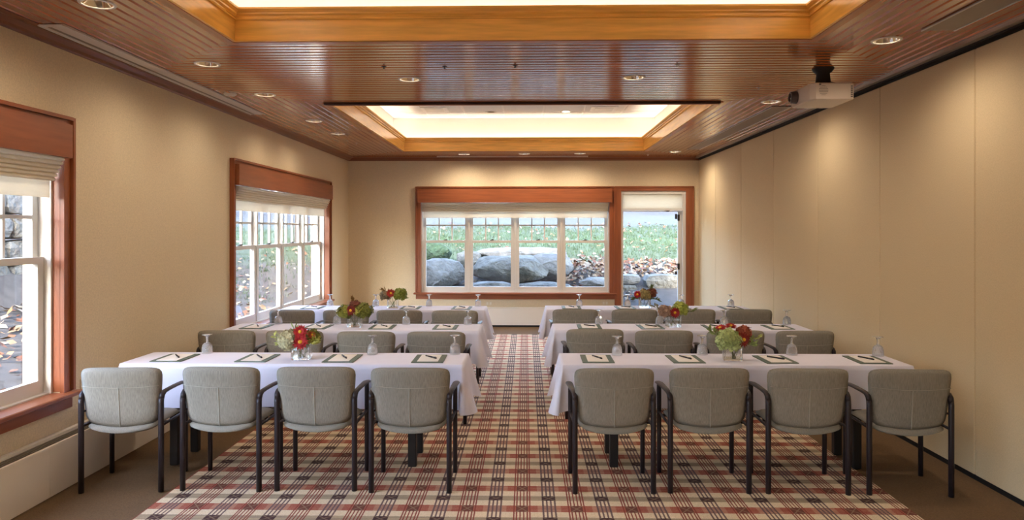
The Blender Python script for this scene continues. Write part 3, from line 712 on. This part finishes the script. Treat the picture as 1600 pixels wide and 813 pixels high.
# ================================================================== flower arrangements
def fmat(n, c): 
    if n not in M: M[n] = mat(n, srgb(*c), .7, noise_s=55, noise_a=.42)
    return M[n]
def petal(mb, base, d, nrm, ln, w, cup=.15):
    d = d.normalized(); sd_ = d.cross(nrm).normalized(); b = Vector(base)
    a = b; m1 = b+d*ln*.55; tip = b+d*ln+nrm*ln*cup
    mb.add([a, m1+sd_*w*.5+nrm*ln*cup*.3, tip, m1-sd_*w*.5+nrm*ln*cup*.3, b+d*ln*.5+nrm*ln*cup*.1], [(0, 1, 4), (1, 2, 4), (2, 3, 4), (3, 0, 4)])
def stem_to(parent, foot, head):
    f, h = Vector(foot), Vector(head); mid = (f*.45+h*.55)+Vector((f.x*.0, 0, .01))
    MB().sweep([f, (f+mid)/2, mid, h], .0025, 5).build('stem', M['stem'], parent)
def daisy(origin, head, face, r, cname, col, label, rnd):
    t = empty('daisy', origin); h = Vector(head); n = Vector(face).normalized(); tag(t, label, 'flower', 'cut flowers in the vases')
    a = n.orthogonal().normalized(); b = n.cross(a); mb = MB()
    for layer, (cnt, rr, cup) in enumerate(((15, 1, .05), (15, .82, .35), (11, .6, .7))):
        for i in range(cnt):
            an = 2*math.pi*(i+.5*layer)/cnt+rnd.uniform(-.08, .08); d = a*math.cos(an)+b*math.sin(an)
            petal(mb, h+n*.003*layer, d, n, r*rr*rnd.uniform(.9, 1.05), r*.34, cup*.5)
    mb.build('petals', fmat(cname, col), t, fix=False)
    q = n.to_track_quat('Z', 'Y').to_matrix().to_4x4(); q.translation = h
    MB().lathe([(0, .014), (r*.14, .013), (r*.22, .009), (r*.25, .002)], 12).xf(q).build('flower_eye', M['yellow'], t)
    stem_to(t, (rnd.uniform(-.03, .03), rnd.uniform(-.03, .03), .012), h)
def hydrangea(origin, head, r, cname, col, label, rnd, n=95, sq=.9):
    t = empty('hydrangea', origin); h = Vector(head); tag(t, label, 'flower', 'cut flowers in the vases')
    mb = MB()
    for i in range(n):
        z = 1-1.7*(i+.5)/n; an = i*2.39996; rr = math.sqrt(max(0, 1-z*z)); nrm = Vector((rr*math.cos(an), rr*math.sin(an), z*sq)); p = h+nrm*r*rnd.uniform(.72, 1.12)
        nn = (nrm+Vector((rnd.uniform(-.4, .4), rnd.uniform(-.4, .4), rnd.uniform(-.3, .4)))).normalized(); a = nn.orthogonal().normalized(); b = nn.cross(a); s = r*rnd.uniform(.30, .44); o_ = rnd.random()*2
        for k in range(4):
            d = a*math.cos(o_+k*math.pi/2)+b*math.sin(o_+k*math.pi/2); petal(mb, p, d, nn, s, s*.9, .1)
    mb.build('florets', fmat(cname, col), t, fix=False)
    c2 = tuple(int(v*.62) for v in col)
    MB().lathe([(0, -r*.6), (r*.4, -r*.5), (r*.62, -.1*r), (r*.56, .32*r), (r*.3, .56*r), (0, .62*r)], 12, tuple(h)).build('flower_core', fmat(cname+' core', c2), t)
    stem_to(t, (rnd.uniform(-.035, .035), rnd.uniform(-.035, .035), .012), h)
def sprig(origin, head, label, cname, col, rnd, n=11, big=.03):
    t = empty('leaf_sprig', origin); tag(t, label, 'foliage', 'leaf sprigs in the vases'); h = Vector(head); f = Vector((rnd.uniform(-.03, .03), rnd.uniform(-.03, .03), .012))
    k0 = f*.5+h*.5+Vector((0, 0, .02)); k0.x = f.x*.7+h.x*.3; k0.y = f.y*.7+h.y*.3; k0.z = max(k0.z, .10)
    path = [f, k0, k0*.4+h*.6+Vector((0, 0, .012)), h]; MB().sweep(path, .0018, 5).build('stem', M['stem'], t)
    for i in range(n):
        u = (i+1)/n; p = k0.lerp(h, u)+Vector((0, 0, .012*math.sin(u*3.1))); d0 = (h-k0).normalized()
        sd_ = Vector((rnd.uniform(-1, 1), rnd.uniform(-1, 1), rnd.uniform(-.4, .9))); mb = MB(); d = d0*.8+sd_*.8
        nn = d.cross(Vector((rnd.uniform(-1, 1), rnd.uniform(-1, 1), .3))).normalized(); petal(mb, p, d, nn, big*rnd.uniform(.8, 1.25), big*.4, .1); mb.build('leaf', fmat(cname, col), t, fix=False)
def vase(loc, label, rz):
    t = empty('glass_vase', loc, rz); tag(t, label, 'vase', 'square glass vases')
    def sqr(h, z, c=.008): return [(h-c, -h, z), (h, -h+c, z), (h, h-c, z), (h-c, h, z), (-h+c, h, z), (-h, h-c, z), (-h, -h+c, z), (-h+c, -h, z)]
    MB().stack([sqr(.063, .0), sqr(.066, .004), sqr(.066, .108), sqr(.0615, .108), sqr(.0605, .014)], True).build('glass_body', M['glass'], t)
    MB().stack([sqr(.0595, .0155), sqr(.0598, .07)], True).build('water', M['water'], t)
RED, DRED, ORG = (176, 30, 34), (126, 34, 26), (176, 78, 44)
GRN, OLV, LIME, TAN_, MAUVE, CREAMG = (150, 168, 98), (116, 118, 44), (164, 172, 74), (158, 138, 84), (160, 128, 108), (186, 180, 142)
V = {}
V['front left'] = ((-1.661, 5.18), [('h', (-.085, -.02, .140), .076, 'hydrangea buff', CREAMG, 'faded green-buff hydrangea head, left in the front left vase'), ('d', (.005, -.05, .205), (.1, -1, .45), .06, 'petal red', RED, 'upper red daisy with yellow eye in the front left vase'),
    ('d', (.015, -.075, .135), (.05, -1, .3), .066, 'petal red', RED, 'lower red daisy with yellow eye in the front left vase'), ('d', (.075, -.0, .175), (.6, -.6, .5), .04, 'petal orange', ORG, 'small orange daisy at the right in the front left vase'),
    ('s', (-.20, -.02, .165), 'pale sprig reaching left from the front left vase', 'sprig pale', (178, 186, 110)), ('s', (.15, -.04, .15), 'yellow-green sprig reaching right from the front left vase', 'sprig gold', (176, 172, 82)), ('s', (-.05, .0, .215), 'upright leaf sprig behind the front left daisies', 'sprig green', (140, 156, 92)), ('h', (.06, .05, .155), .06, 'hydrangea olive', OLV, 'olive hydrangea at the rear of the front left vase'), ('s', (.11, -.06, .12), 'short golden leaf sprig at the right rim of front left vase', 'sprig gold', (176, 172, 82)), ('s', (-.15, -.05, .12), 'short pale leaf sprig at the left rim of front left vase', 'sprig pale', (178, 186, 110))])
V['front right'] = ((1.516, 5.21), [('h', (-.04, -.045, .150), .084, 'hydrangea green', (176, 190, 126), 'big pale green hydrangea head in the front right vase'), ('d', (-.08, .03, .225), (-.4, -.3, 1), .055, 'petal red', RED, 'red daisy at upper left in the front right vase'), ('d', (.0, .03, .24), (0, -.3, 1), .05, 'petal red', RED, 'red daisy on top of the front right vase'),
    ('d', (.065, -.06, .155), (.25, -1, .2), .06, 'petal dark red', (140, 34, 28), 'dark red daisy facing the viewer, front right vase'), ('h', (.085, .01, .195), .055, 'hydrangea rust', (168, 84, 60), 'rust coloured bloom at upper right, front right vase'), ('s', (.18, -.03, .165), 'pale sprig reaching right from the front right vase', 'sprig pale', (178, 186, 110)), ('s', (-.16, .02, .2), 'green leaf sprig at left of the front right vase', 'sprig green', (140, 156, 92)), ('s', (.13, -.06, .115), 'short green leaf sprig at the right rim of front right vase', 'sprig green', (140, 156, 92))])
V['middle left'] = ((-1.69, 6.92), [('h', (-.095, -.02, .145), .068, 'hydrangea leafgreen', (132, 136, 52), 'olive green bloom at left in the middle left vase'), ('h', (.085, -.0, .155), .082, 'hydrangea olive', OLV, 'big olive hydrangea at right in the middle left vase'), ('h', (-.0, .02, .20), .06, 'hydrangea maroon', (120, 62, 44), 'maroon bloom on top of the middle left vase'), ('d', (-.025, -.07, .165), (-.05, -1, .25), .06, 'petal maroon', DRED, 'maroon daisy with yellow eye in the middle left vase'),
    ('s', (-.02, .0, .27), 'thin upright sprig topping the middle left vase', 'sprig rust', (132, 98, 50)), ('s', (.06, -.09, .15), 'pale leaf sprig at the front of the middle left vase', 'sprig gold', (176, 172, 82))])
V['middle right'] = ((1.453, 6.98), [('h', (-.085, -.02, .15), .065, 'hydrangea mauve', MAUVE, 'dusty mauve hydrangea at left in the middle right vase'), ('h', (.07, .0, .175), .072, 'hydrangea lime', LIME, 'lime green hydrangea at right in the middle right vase'), ('d', (.0, -.075, .145), (.0, -1, .2), .06, 'petal red2', (150, 26, 28), 'red daisy with yellow eye in the middle right vase'),
    ('s', (.19, -.03, .16), 'dark leaf sprig reaching right from the middle right vase', 'sprig dark', (96, 108, 46)), ('s', (-.21, -.01, .2), 'grey-green sprig reaching left from the middle right vase', 'sprig grey', (122, 118, 86))])
V['back left'] = ((-1.627, 8.58), [('h', (-.09, -.01, .15), .062, 'hydrangea taupe', (142, 124, 92), 'taupe hydrangea at left in the back left vase'), ('d', (-.015, -.06, .185), (.1, -1, .3), .062, 'petal brick', (170, 50, 36), 'brick red daisy in the back left vase'), ('h', (.085, -.01, .165), .08, 'hydrangea moss', (134, 138, 48), 'moss green hydrangea at right in the back left vase'), ('s', (.16, -.02, .12), 'drooping sprig at the right of the back left vase', 'sprig green', (140, 156, 92)), ('s', (-.12, .0, .215), 'brown leaf sprig at left of the back left vase', 'sprig rust', (132, 98, 50))])
V['back right'] = ((1.46, 8.70), [('h', (.0, -.03, .155), .075, 'hydrangea tan', TAN_, 'tan green hydrangea in the middle of the back right vase'), ('d', (-.095, -.05, .165), (-.5, -1, .3), .055, 'petal red', RED, 'bright red daisy at left in the back right vase'), ('h', (.085, .0, .175), .062, 'hydrangea maroon', (120, 62, 44), 'maroon bloom at right in the back right vase'),
    ('s', (.14, -.04, .10), 'green leaf sprig drooping right from the back right vase', 'sprig dark', (96, 108, 46)), ('s', (.09, .0, .255), 'thin upright sprig above the back right vase', 'sprig dark', (96, 108, 46)), ('s', (-.13, -.03, .11), 'green leaf sprig drooping left from the back right vase', 'sprig dark', (96, 108, 46))])
for i, (key, ((vx, vy), items)) in enumerate(V.items()):
    rnd = random.Random(40+i); loc = (vx, vy, TOPZ)
    vase(loc, 'square clear glass vase of water on the %s table' % key, R([8, -10, 4, 3, 6, 0][i]))
    for it in items:
        if it[0] == 'h': hydrangea(loc, it[1], it[2], it[3], it[4], it[5], rnd)
        elif it[0] == 'd': daisy(loc, it[1], it[2], it[3], it[4], it[5], it[6], rnd)
        else: sprig(loc, it[1], it[2], it[3], it[4], rnd, n=14, big=.06 if 'leaf' in it[2] else .05)

# ================================================================== projector
t = empty('ceiling_projector', (2.38, 5.72, 2.85)); tag(t, 'white ceiling projector hanging beside the partition wall', 'projector')
def rr(h, z): 
    x0, x1, y0, y1, c = -.168+h, .168-h, -.205+h, .205-h, .03
    return [(x0+c*1.3, y0, z), (x1-.01, y0, z), (x1, y0+.01, z), (x1, y1-.01, z), (x1-.01, y1, z), (x0+.01, y1, z), (x0, y1-.01, z), (x0, y0+c, z)]
MB().stack([rr(.012, -.134), rr(.002, -.128), rr(0, -.01), rr(.01, 0)]).build('body', M['proj'], t)
mb = MB(); mb.lathe([(.0, 0), (.05, 0), (.053, .01), (.047, .05), (.043, .056), (.036, .056), (.033, .045)], 24); mb.xf(Matrix.Translation((-.165, .09, -.062)) @ Matrix.Rotation(R(-90), 4, 'Y')); lb = mb.build('lens_barrel', M['proj_d'], t)
mb = MB(); mb.lathe([(0, .05), (.02, .049), (.034, .044)], 20); mb.xf(Matrix.Translation((-.165, .09, -.062)) @ Matrix.Rotation(R(-90), 4, 'Y')); mb.build('lens', M['lens'], lb)
mb = MB()
for k in range(6): mb.box(.14, .155, -.2065, -.205, -.115+.016*k, -.106+.016*k)
mb.build('side_vent', M['proj_d'], t)
mb = MB()
for k in range(7):
    z = -.1+.012*k; hw = .036*math.sqrt(max(.05, 1-((z+.064)/.04)**2)); mb.box(-.07-hw, -.07+hw, -.2062, -.205, z, z+.004)
mb.build('speaker_grille', M['diffuser_g'], t)
MB().box(-.104, -.09, -.208, -.205, -.022, -.008).build('release_catch', M['proj_d'], t)
mt = MB().box(-.1, .08, -.12, .02, 0, .012).box(-.05, .03, -.08, -.02, .012, .05).build('mount_plate', M['black'], t)
MB().lathe([(.06, .012), (.05, .10), (.07, .115), (.085, .14)], 16, (-.01, -.05, 0)).build('mount_pole', M['black'], t)
for x, y in ((-.09, -.11), (.07, -.11), (-.09, .01), (.07, .01)): MB().sweep([(-.01, -.05, .045), (x, y, .008)], .008, 6).build('mount_arm', M['black'], t)

# ================================================================== outdoors
def ground_z(x, y):
    xd = XL-WT-x          # distance out from the left wall
    zb = 0.05
    d = y-YB-WT
    if d > 0:
        if d < .6: zb = .05
        elif d < 3: zb = .05+(d-.6)*.26
        elif d < 4: zb = .674+(d-3)*.2
        elif d < 17: zb = .874+(d-4)*.115
        else: zb = 2.37+(d-17)*.23
    zl = 0.05
    if xd > 0:
        if xd < .5: zl = .1
        elif xd < 3.4: zl = .1+(xd-.5)*.2
        elif xd < 4.2: zl = .68+(xd-3.4)*.8
        else: zl = 1.32+(xd-4.2)*.2
    nz_ = .10*noise.noise(Vector((x*.35, y*.35, 1.3)))+.03*noise.noise(Vector((x*1.7, y*1.7, 4.1)))
    return max(zb, zl)+nz_*(1 if max(d, xd) > 1.2 else .2)
gm = MB(); xs = [-34+i*1.0 for i in range(24)]+[-10+i*.35 for i in range(20)]; xs = [x for x in xs if x < XL-WT-.02]
xs_all = xs+[XL-WT-.01]
def grid(xv, yv, name, label, m):
    v = [(x, y, ground_z(x, y)) for y in yv for x in xv]; n_ = len(xv); f = [(j*n_+i, j*n_+i+1, (j+1)*n_+i+1, (j+1)*n_+i) for j in range(len(yv)-1) for i in range(n_-1)]
    o = MB().add(v, f, True).build(name, m); return tag(o, label, kind='structure')
def ground_mat():
    m, nt, p = base_mat('hillside ground'); N, L = nt.nodes, nt.links
    tc = N.new('ShaderNodeTexCoord'); nz = N.new('ShaderNodeTexNoise'); nz.inputs['Scale'].default_value = .55; nz.inputs['Detail'].default_value = 8; L.new(tc.outputs['Object'], nz.inputs['Vector'])
    n2 = N.new('ShaderNodeTexNoise'); n2.inputs['Scale'].default_value = 9; n2.inputs['Detail'].default_value = 6; L.new(tc.outputs['Object'], n2.inputs['Vector'])
    sp = N.new('ShaderNodeSeparateXYZ'); L.new(tc.outputs['Object'], sp.inputs[0])
    cr = N.new('ShaderNodeValToRGB'); e = cr.color_ramp.elements
    e[0].position = .0; e[0].color = srgb(100, 94, 90); e[1].position = 1; e[1].color = srgb(72, 66, 70)
    for pos, c in ((.17, (106, 98, 90)), (.22, (92, 106, 64)), (.40, (84, 112, 58)), (.52, (80, 100, 66)), (.62, (92, 98, 100)), (.8, (84, 84, 90))):
        q = e.new(pos); q.color = srgb(*c)
    mr = N.new('ShaderNodeMapRange'); mr.inputs[1].default_value = 13; mr.inputs[2].default_value = 34; L.new(sp.outputs[1], mr.inputs[0])
    ad = N.new('ShaderNodeMath'); ad.operation = 'MULTIPLY_ADD'; ad.inputs[1].default_value = .25; L.new(nz.outputs[0], ad.inputs[0]); 
    sb = N.new('ShaderNodeMath'); sb.operation = 'SUBTRACT'; sb.inputs[1].default_value = .125; L.new(mr.outputs[0], sb.inputs[0]); L.new(sb.outputs[0], ad.inputs[2]); L.new(ad.outputs[0], cr.inputs[0])
    vm = N.new('ShaderNodeVectorMath'); vm.operation = 'SCALE'; L.new(cr.outputs[0], vm.inputs[0])
    m2 = N.new('ShaderNodeMapRange'); m2.inputs[1].default_value = .3; m2.inputs[2].default_value = .7; m2.inputs[3].default_value = .19; m2.inputs[4].default_value = .40; L.new(n2.outputs[0], m2.inputs[0]); L.new(m2.outputs[0], vm.inputs['Scale'])
    L.new(vm.outputs[0], p.inputs['Base Color']); p.inputs['Roughness'].default_value = 1
    return m
GM = ground_mat()
yv = [-14+i*.8 for i in range(30)]+[10+i*.4 for i in range(8)]
grid(xs_all, [y for y in yv if y < YB+WT+.01]+[YB+WT+.02], 'ground_side', 'leafy ground rising outside the left windows', GM)
yb_ = [YB+WT+.02+i*.35 for i in range(22)]+[21+i*1.0 for i in range(34)]
grid(xs+[XL-WT-.01+i*.4 for i in range(40)]+[13+i for i in range(10)], yb_, 'hillside', 'grassy hillside rising behind the end wall', GM)

def boulder(loc, size, rz, m, label, seed, sharp=.28):
    rnd = random.Random(seed*7+1); bm = bmesh.new()
    for k in range(26):
        z = 1-2*(k+.5)/26; an = k*2.39996+rnd.uniform(-.5, .5); q = math.sqrt(1-z*z); kk = rnd.uniform(.82, 1.08)
        bm.verts.new((q*math.cos(an)*kk, q*math.sin(an)*kk, max(-.8, min(.72, z*kk))))
    h_ = bmesh.ops.convex_hull(bm, input=bm.verts)
    bmesh.ops.delete(bm, geom=[g for g in h_['geom_interior'] if isinstance(g, bmesh.types.BMVert)], context='VERTS')
    bmesh.ops.bevel(bm, geom=list(bm.edges), offset=.06, segments=2, affect='EDGES', profile=.5)
    bmesh.ops.triangulate(bm, faces=bm.faces); bmesh.ops.subdivide_edges(bm, edges=bm.edges, cuts=2, use_grid_fill=True)
    for v in bm.verts:
        c = v.co; p = c*2.2+Vector((seed*3.1, seed*1.7, 0)); c = c*(1+.05*noise.noise(p)+.035*noise.noise(p*3.5)+.02*noise.noise(p*8))
        v.co = Vector((c.x*size[0]*1.12, c.y*size[1]*1.12, c.z*size[2]*1.2))
    me = bpy.data.meshes.new('boulder'); bm.to_mesh(me); bm.free(); me.materials.append(m)
    for p in me.polygons: p.use_smooth = True
    o = obj('boulder', me, None, loc, rz); tag(o, label, 'boulder', 'boulders outside the end wall window')
    return o
BL = [((-1.85, 15.2, .78), (.52, .5, .36), .35, 'rock_b', 'tilted pale grey boulder, leftmost through the end window'), ((-2.15, 16.4, 1.18), (.42, .4, .28), .2, 'moss', 'mossy green boulder behind the tilted pale one'),
      ((-1.28, 16.2, 1.0), (.3, .3, .26), 1.2, 'rock', 'small grey boulder between the first two window panes'), ((-.35, 15.4, .86), (.92, .55, .33), -.05, 'rock', 'long flat boulder spanning the middle panes'),
      ((.52, 15.7, .88), (.48, .5, .34), .5, 'rock_b', 'pale broken boulder right of the long flat one'), ((-.1, 17.3, 1.14), (1.25, .6, .16), .04, 'rock_b', 'low white slab lying behind the long boulder'),
      ((-.75, 14.55, .52), (.5, .3, .14), .2, 'rock_b', 'low flat stone below the long boulder, left'), ((.35, 14.6, .52), (.6, .3, .13), -.2, 'rock', 'low flat stone below the long boulder, right'),
      ((1.5, 15.0, .60), (.38, .25, .11), .1, 'rock_b', 'thin flat stone under the leaf heap'), ((-2.7, 15.9, 1.0), (.5, .5, .4), .8, 'rock', 'grey boulder outside at the far left of the end window')]
for i, (l, s, rz, mm, lb_) in enumerate(BL): boulder(l, s, rz, M[mm], lb_, i+1)

def stone_wall(name, label, origin, rz, courses, seed):
    t = empty(name, origin, rz); tag(t, label, 'stone wall'); rnd = random.Random(seed)
    for (x0, x1, z0, z1, d) in courses:
        bm = bmesh.new(); bmesh.ops.create_cube(bm, size=1); bmesh.ops.subdivide_edges(bm, edges=bm.edges, cuts=2, use_grid_fill=True)
        sx, sz = x1-x0-.02, z1-z0-.015; o_ = Vector((rnd.random()*90, rnd.random()*90, 0))
        for v in bm.verts:
            c = v.co; k = .06*min(sx, sz, d); e = 1-.10*(abs(c.x) > .4)*(abs(c.z) > .4)-.05*((abs(c.x) > .4)+(abs(c.z) > .4)+(abs(c.y) > .4) > 1)
            v.co = Vector(((c.x*sx+.0)*e, c.y*d*e, c.z*sz*e))+Vector((noise.noise(c*3+o_), noise.noise(c*3+o_*2), noise.noise(c*3+o_*3)))*k*1.5
        me = bpy.data.meshes.new('stone'); bm.to_mesh(me); bm.free(); me.materials.append(M['rock'] if rnd.random() < .55 else M['rock_b'])
        obj('stone', me, t, ((x0+x1)/2, rnd.uniform(-.03, .03), (z0+z1)/2))
    return t
# retaining wall seen through the door
stone_wall('retaining_wall', 'low wall of big pale stone blocks beyond the glazed door', (2.05, 15.1, 0), 0,
           [(-.15, .38, .56, .76, .5), (-.2, .30, .36, .56, .55), (-.3, .36, .12, .36, .6), (-.3, .5, -.1, .12, .6), (.46, 1.32, .42, .76, .6), (.40, 1.1, .10, .42, .62), (1.12, 1.7, .1, .42, .6), (1.34, 2.1, .42, .74, .5), (.5, 1.9, -.12, .1, .6)], 5)
# long field-stone wall outside the left windows
rnd = random.Random(9); cs = []
for r_ in range(5):
    u = -.2*rnd.random()
    while u < 11:
        w_ = rnd.uniform(.45, 1.1); cs.append((u, u+w_, r_*.36, r_*.36+.36, .5)); u += w_
stone_wall('field_stone_wall', 'rough grey stone wall outside the near left window', (-7.55, 5.5, .85), R(90), cs, 8)

# fallen leaves and grass (stuff)
def scatter(name, label, cat, areas, seed, m, kind):
    rnd = random.Random(seed); mb = MB()
    for (x0, x1, y0, y1, cnt, lift) in areas:
        for _ in range(cnt):
            x, y = rnd.uniform(x0, x1), rnd.uniform(y0, y1); z = ground_z(x, y)
            if kind == 'leaf':
                h = lift*rnd.random()*max(0, 1-((x-(x0+x1)/2)/((x1-x0)/2))**2); s = rnd.uniform(.05, .12)
                d = Vector((rnd.uniform(-1, 1), rnd.uniform(-1, 1), rnd.uniform(-.3, .6))); nn = Vector((rnd.uniform(-.8, .8), rnd.uniform(-.8, .4), 1)).normalized(); d = (d-nn*d.dot(nn)).normalized()
                petal(mb, (x, y, z+.02+h), d, nn, s*1.3, s, rnd.uniform(-.2, .4))
            else:
                for q in range(4):
                    a = rnd.random()*6.28; s = rnd.uniform(.06, .13); bx, by = x+rnd.uniform(-.08, .08), y+rnd.uniform(-.08, .08); zz = z-.02
                    mb.add([(bx-.008*math.cos(a), by-.008*math.sin(a), zz), (bx+.008*math.cos(a), by+.008*math.sin(a), zz), (bx+rnd.uniform(-.05, .05), by+rnd.uniform(-.05, .05), zz+s)], [(0, 1, 2)])
    o = mb.build(name, m, fix=False); return tag(o, label, cat, kind='stuff')
LM = []
for nme, c in (('rust leaves', (88, 52, 30)), ('buff leaves', (110, 88, 62)), ('pale leaves', (126, 113, 95))): LM.append(mat(nme, srgb(*c), .8, noise_s=14, noise_a=.35))
LA = [(.7, 2.2, 15.3, 16.6, 260, .35), (1.6, 4.5, 15.6, 17.0, 260, .12), (-3, 1, 14.3, 16.6, 60, .02), (-3, 6, 17, 26, 130, .02), (-6.9, -3.6, 4, 13, 420, .03), (-9, -3, 13, 20, 150, .02), (.8, 2.2, 14.1, 15.2, 60, .03)]
for k, l in enumerate(('rust brown fallen leaves drifted on the ground outside', 'buff fallen leaves drifted on the ground outside', 'pale fallen leaves drifted on the ground outside')): scatter('fallen_leaves', l, 'leaves', LA, 20+k, LM[k], 'leaf')
scatter('grass', 'short green grass on the hillside behind the boulders', 'grass', [(-5, 7, 16.8, 25, 7000, 0), (-11, -5, 13, 24, 2500, 0)], 31, mat('grass blades', srgb(37, 56, 28), .8, noise_s=1.2, noise_a=.3), 'grass')

def tree(name, label, loc, h, r, seed, lm, nleaf, cr, cz):
    t = empty(name, loc); tag(t, label, 'tree', 'trees outside the windows'); rnd = random.Random(seed)
    MB().sweep([(0, 0, -.3), (.05, .03, h*.3), (-.05, .05, h*.6), (.03, 0, h)], [(r*1.3, r*1.3), (r, r), (r*.8, r*.8), (r*.4, r*.4)], 10).build('trunk', M['bark'], t)
    for k in range(5):
        a = rnd.random()*6.28; z0 = h*rnd.uniform(.4, .85); ln = cr*rnd.uniform(.6, 1)
        MB().sweep([(0, 0, z0), (math.cos(a)*ln*.5, math.sin(a)*ln*.5, z0+.3*ln), (math.cos(a)*ln, math.sin(a)*ln, z0+.55*ln)], [(r*.4, r*.4), (r*.25, r*.25), (r*.1, r*.1)], 6).build('branch', M['bark'], t)
    mb = MB()
    for _ in range(nleaf):
        v = Vector((rnd.gauss(0, 1), rnd.gauss(0, 1), rnd.gauss(0, 1))).normalized()*rnd.random()**.4; p = Vector((v.x*cr, v.y*cr, cz+v.z*cr*.8)); nn = Vector((rnd.uniform(-1, 1), rnd.uniform(-1, 1), rnd.uniform(0, 1))).normalized()
        petal(mb, p, nn.orthogonal(), nn, .2, .14, .1)
    mb.build('foliage', lm, t, fix=False)
fg = mat('tree foliage', srgb(84, 100, 58), .7, noise_s=2, noise_a=.3); fy = mat('autumn foliage', srgb(134, 102, 50), .7, noise_s=2, noise_a=.3)
def T(x, y): return (x, y, ground_z(x, y))
tree('maple_tree', 'autumn tree beyond the stone wall, outside left windows', T(-10.5, 13.5), 6, .22, 1, fy, 1600, 2.3, 5)
tree('maple_tree', 'slim tree seen through the second left window', T(-6.6, 20.5), 7, .16, 2, fg, 1500, 2.2, 6)
tree('maple_tree', 'stout tree farther off through the second left window', T(-12, 27.5), 8, .3, 3, fy, 1800, 2.8, 6)
tree('maple_tree', 'green tree at the left rear of the hillside', T(-14, 20), 7, .25, 4, fg, 1800, 3, 4.5)
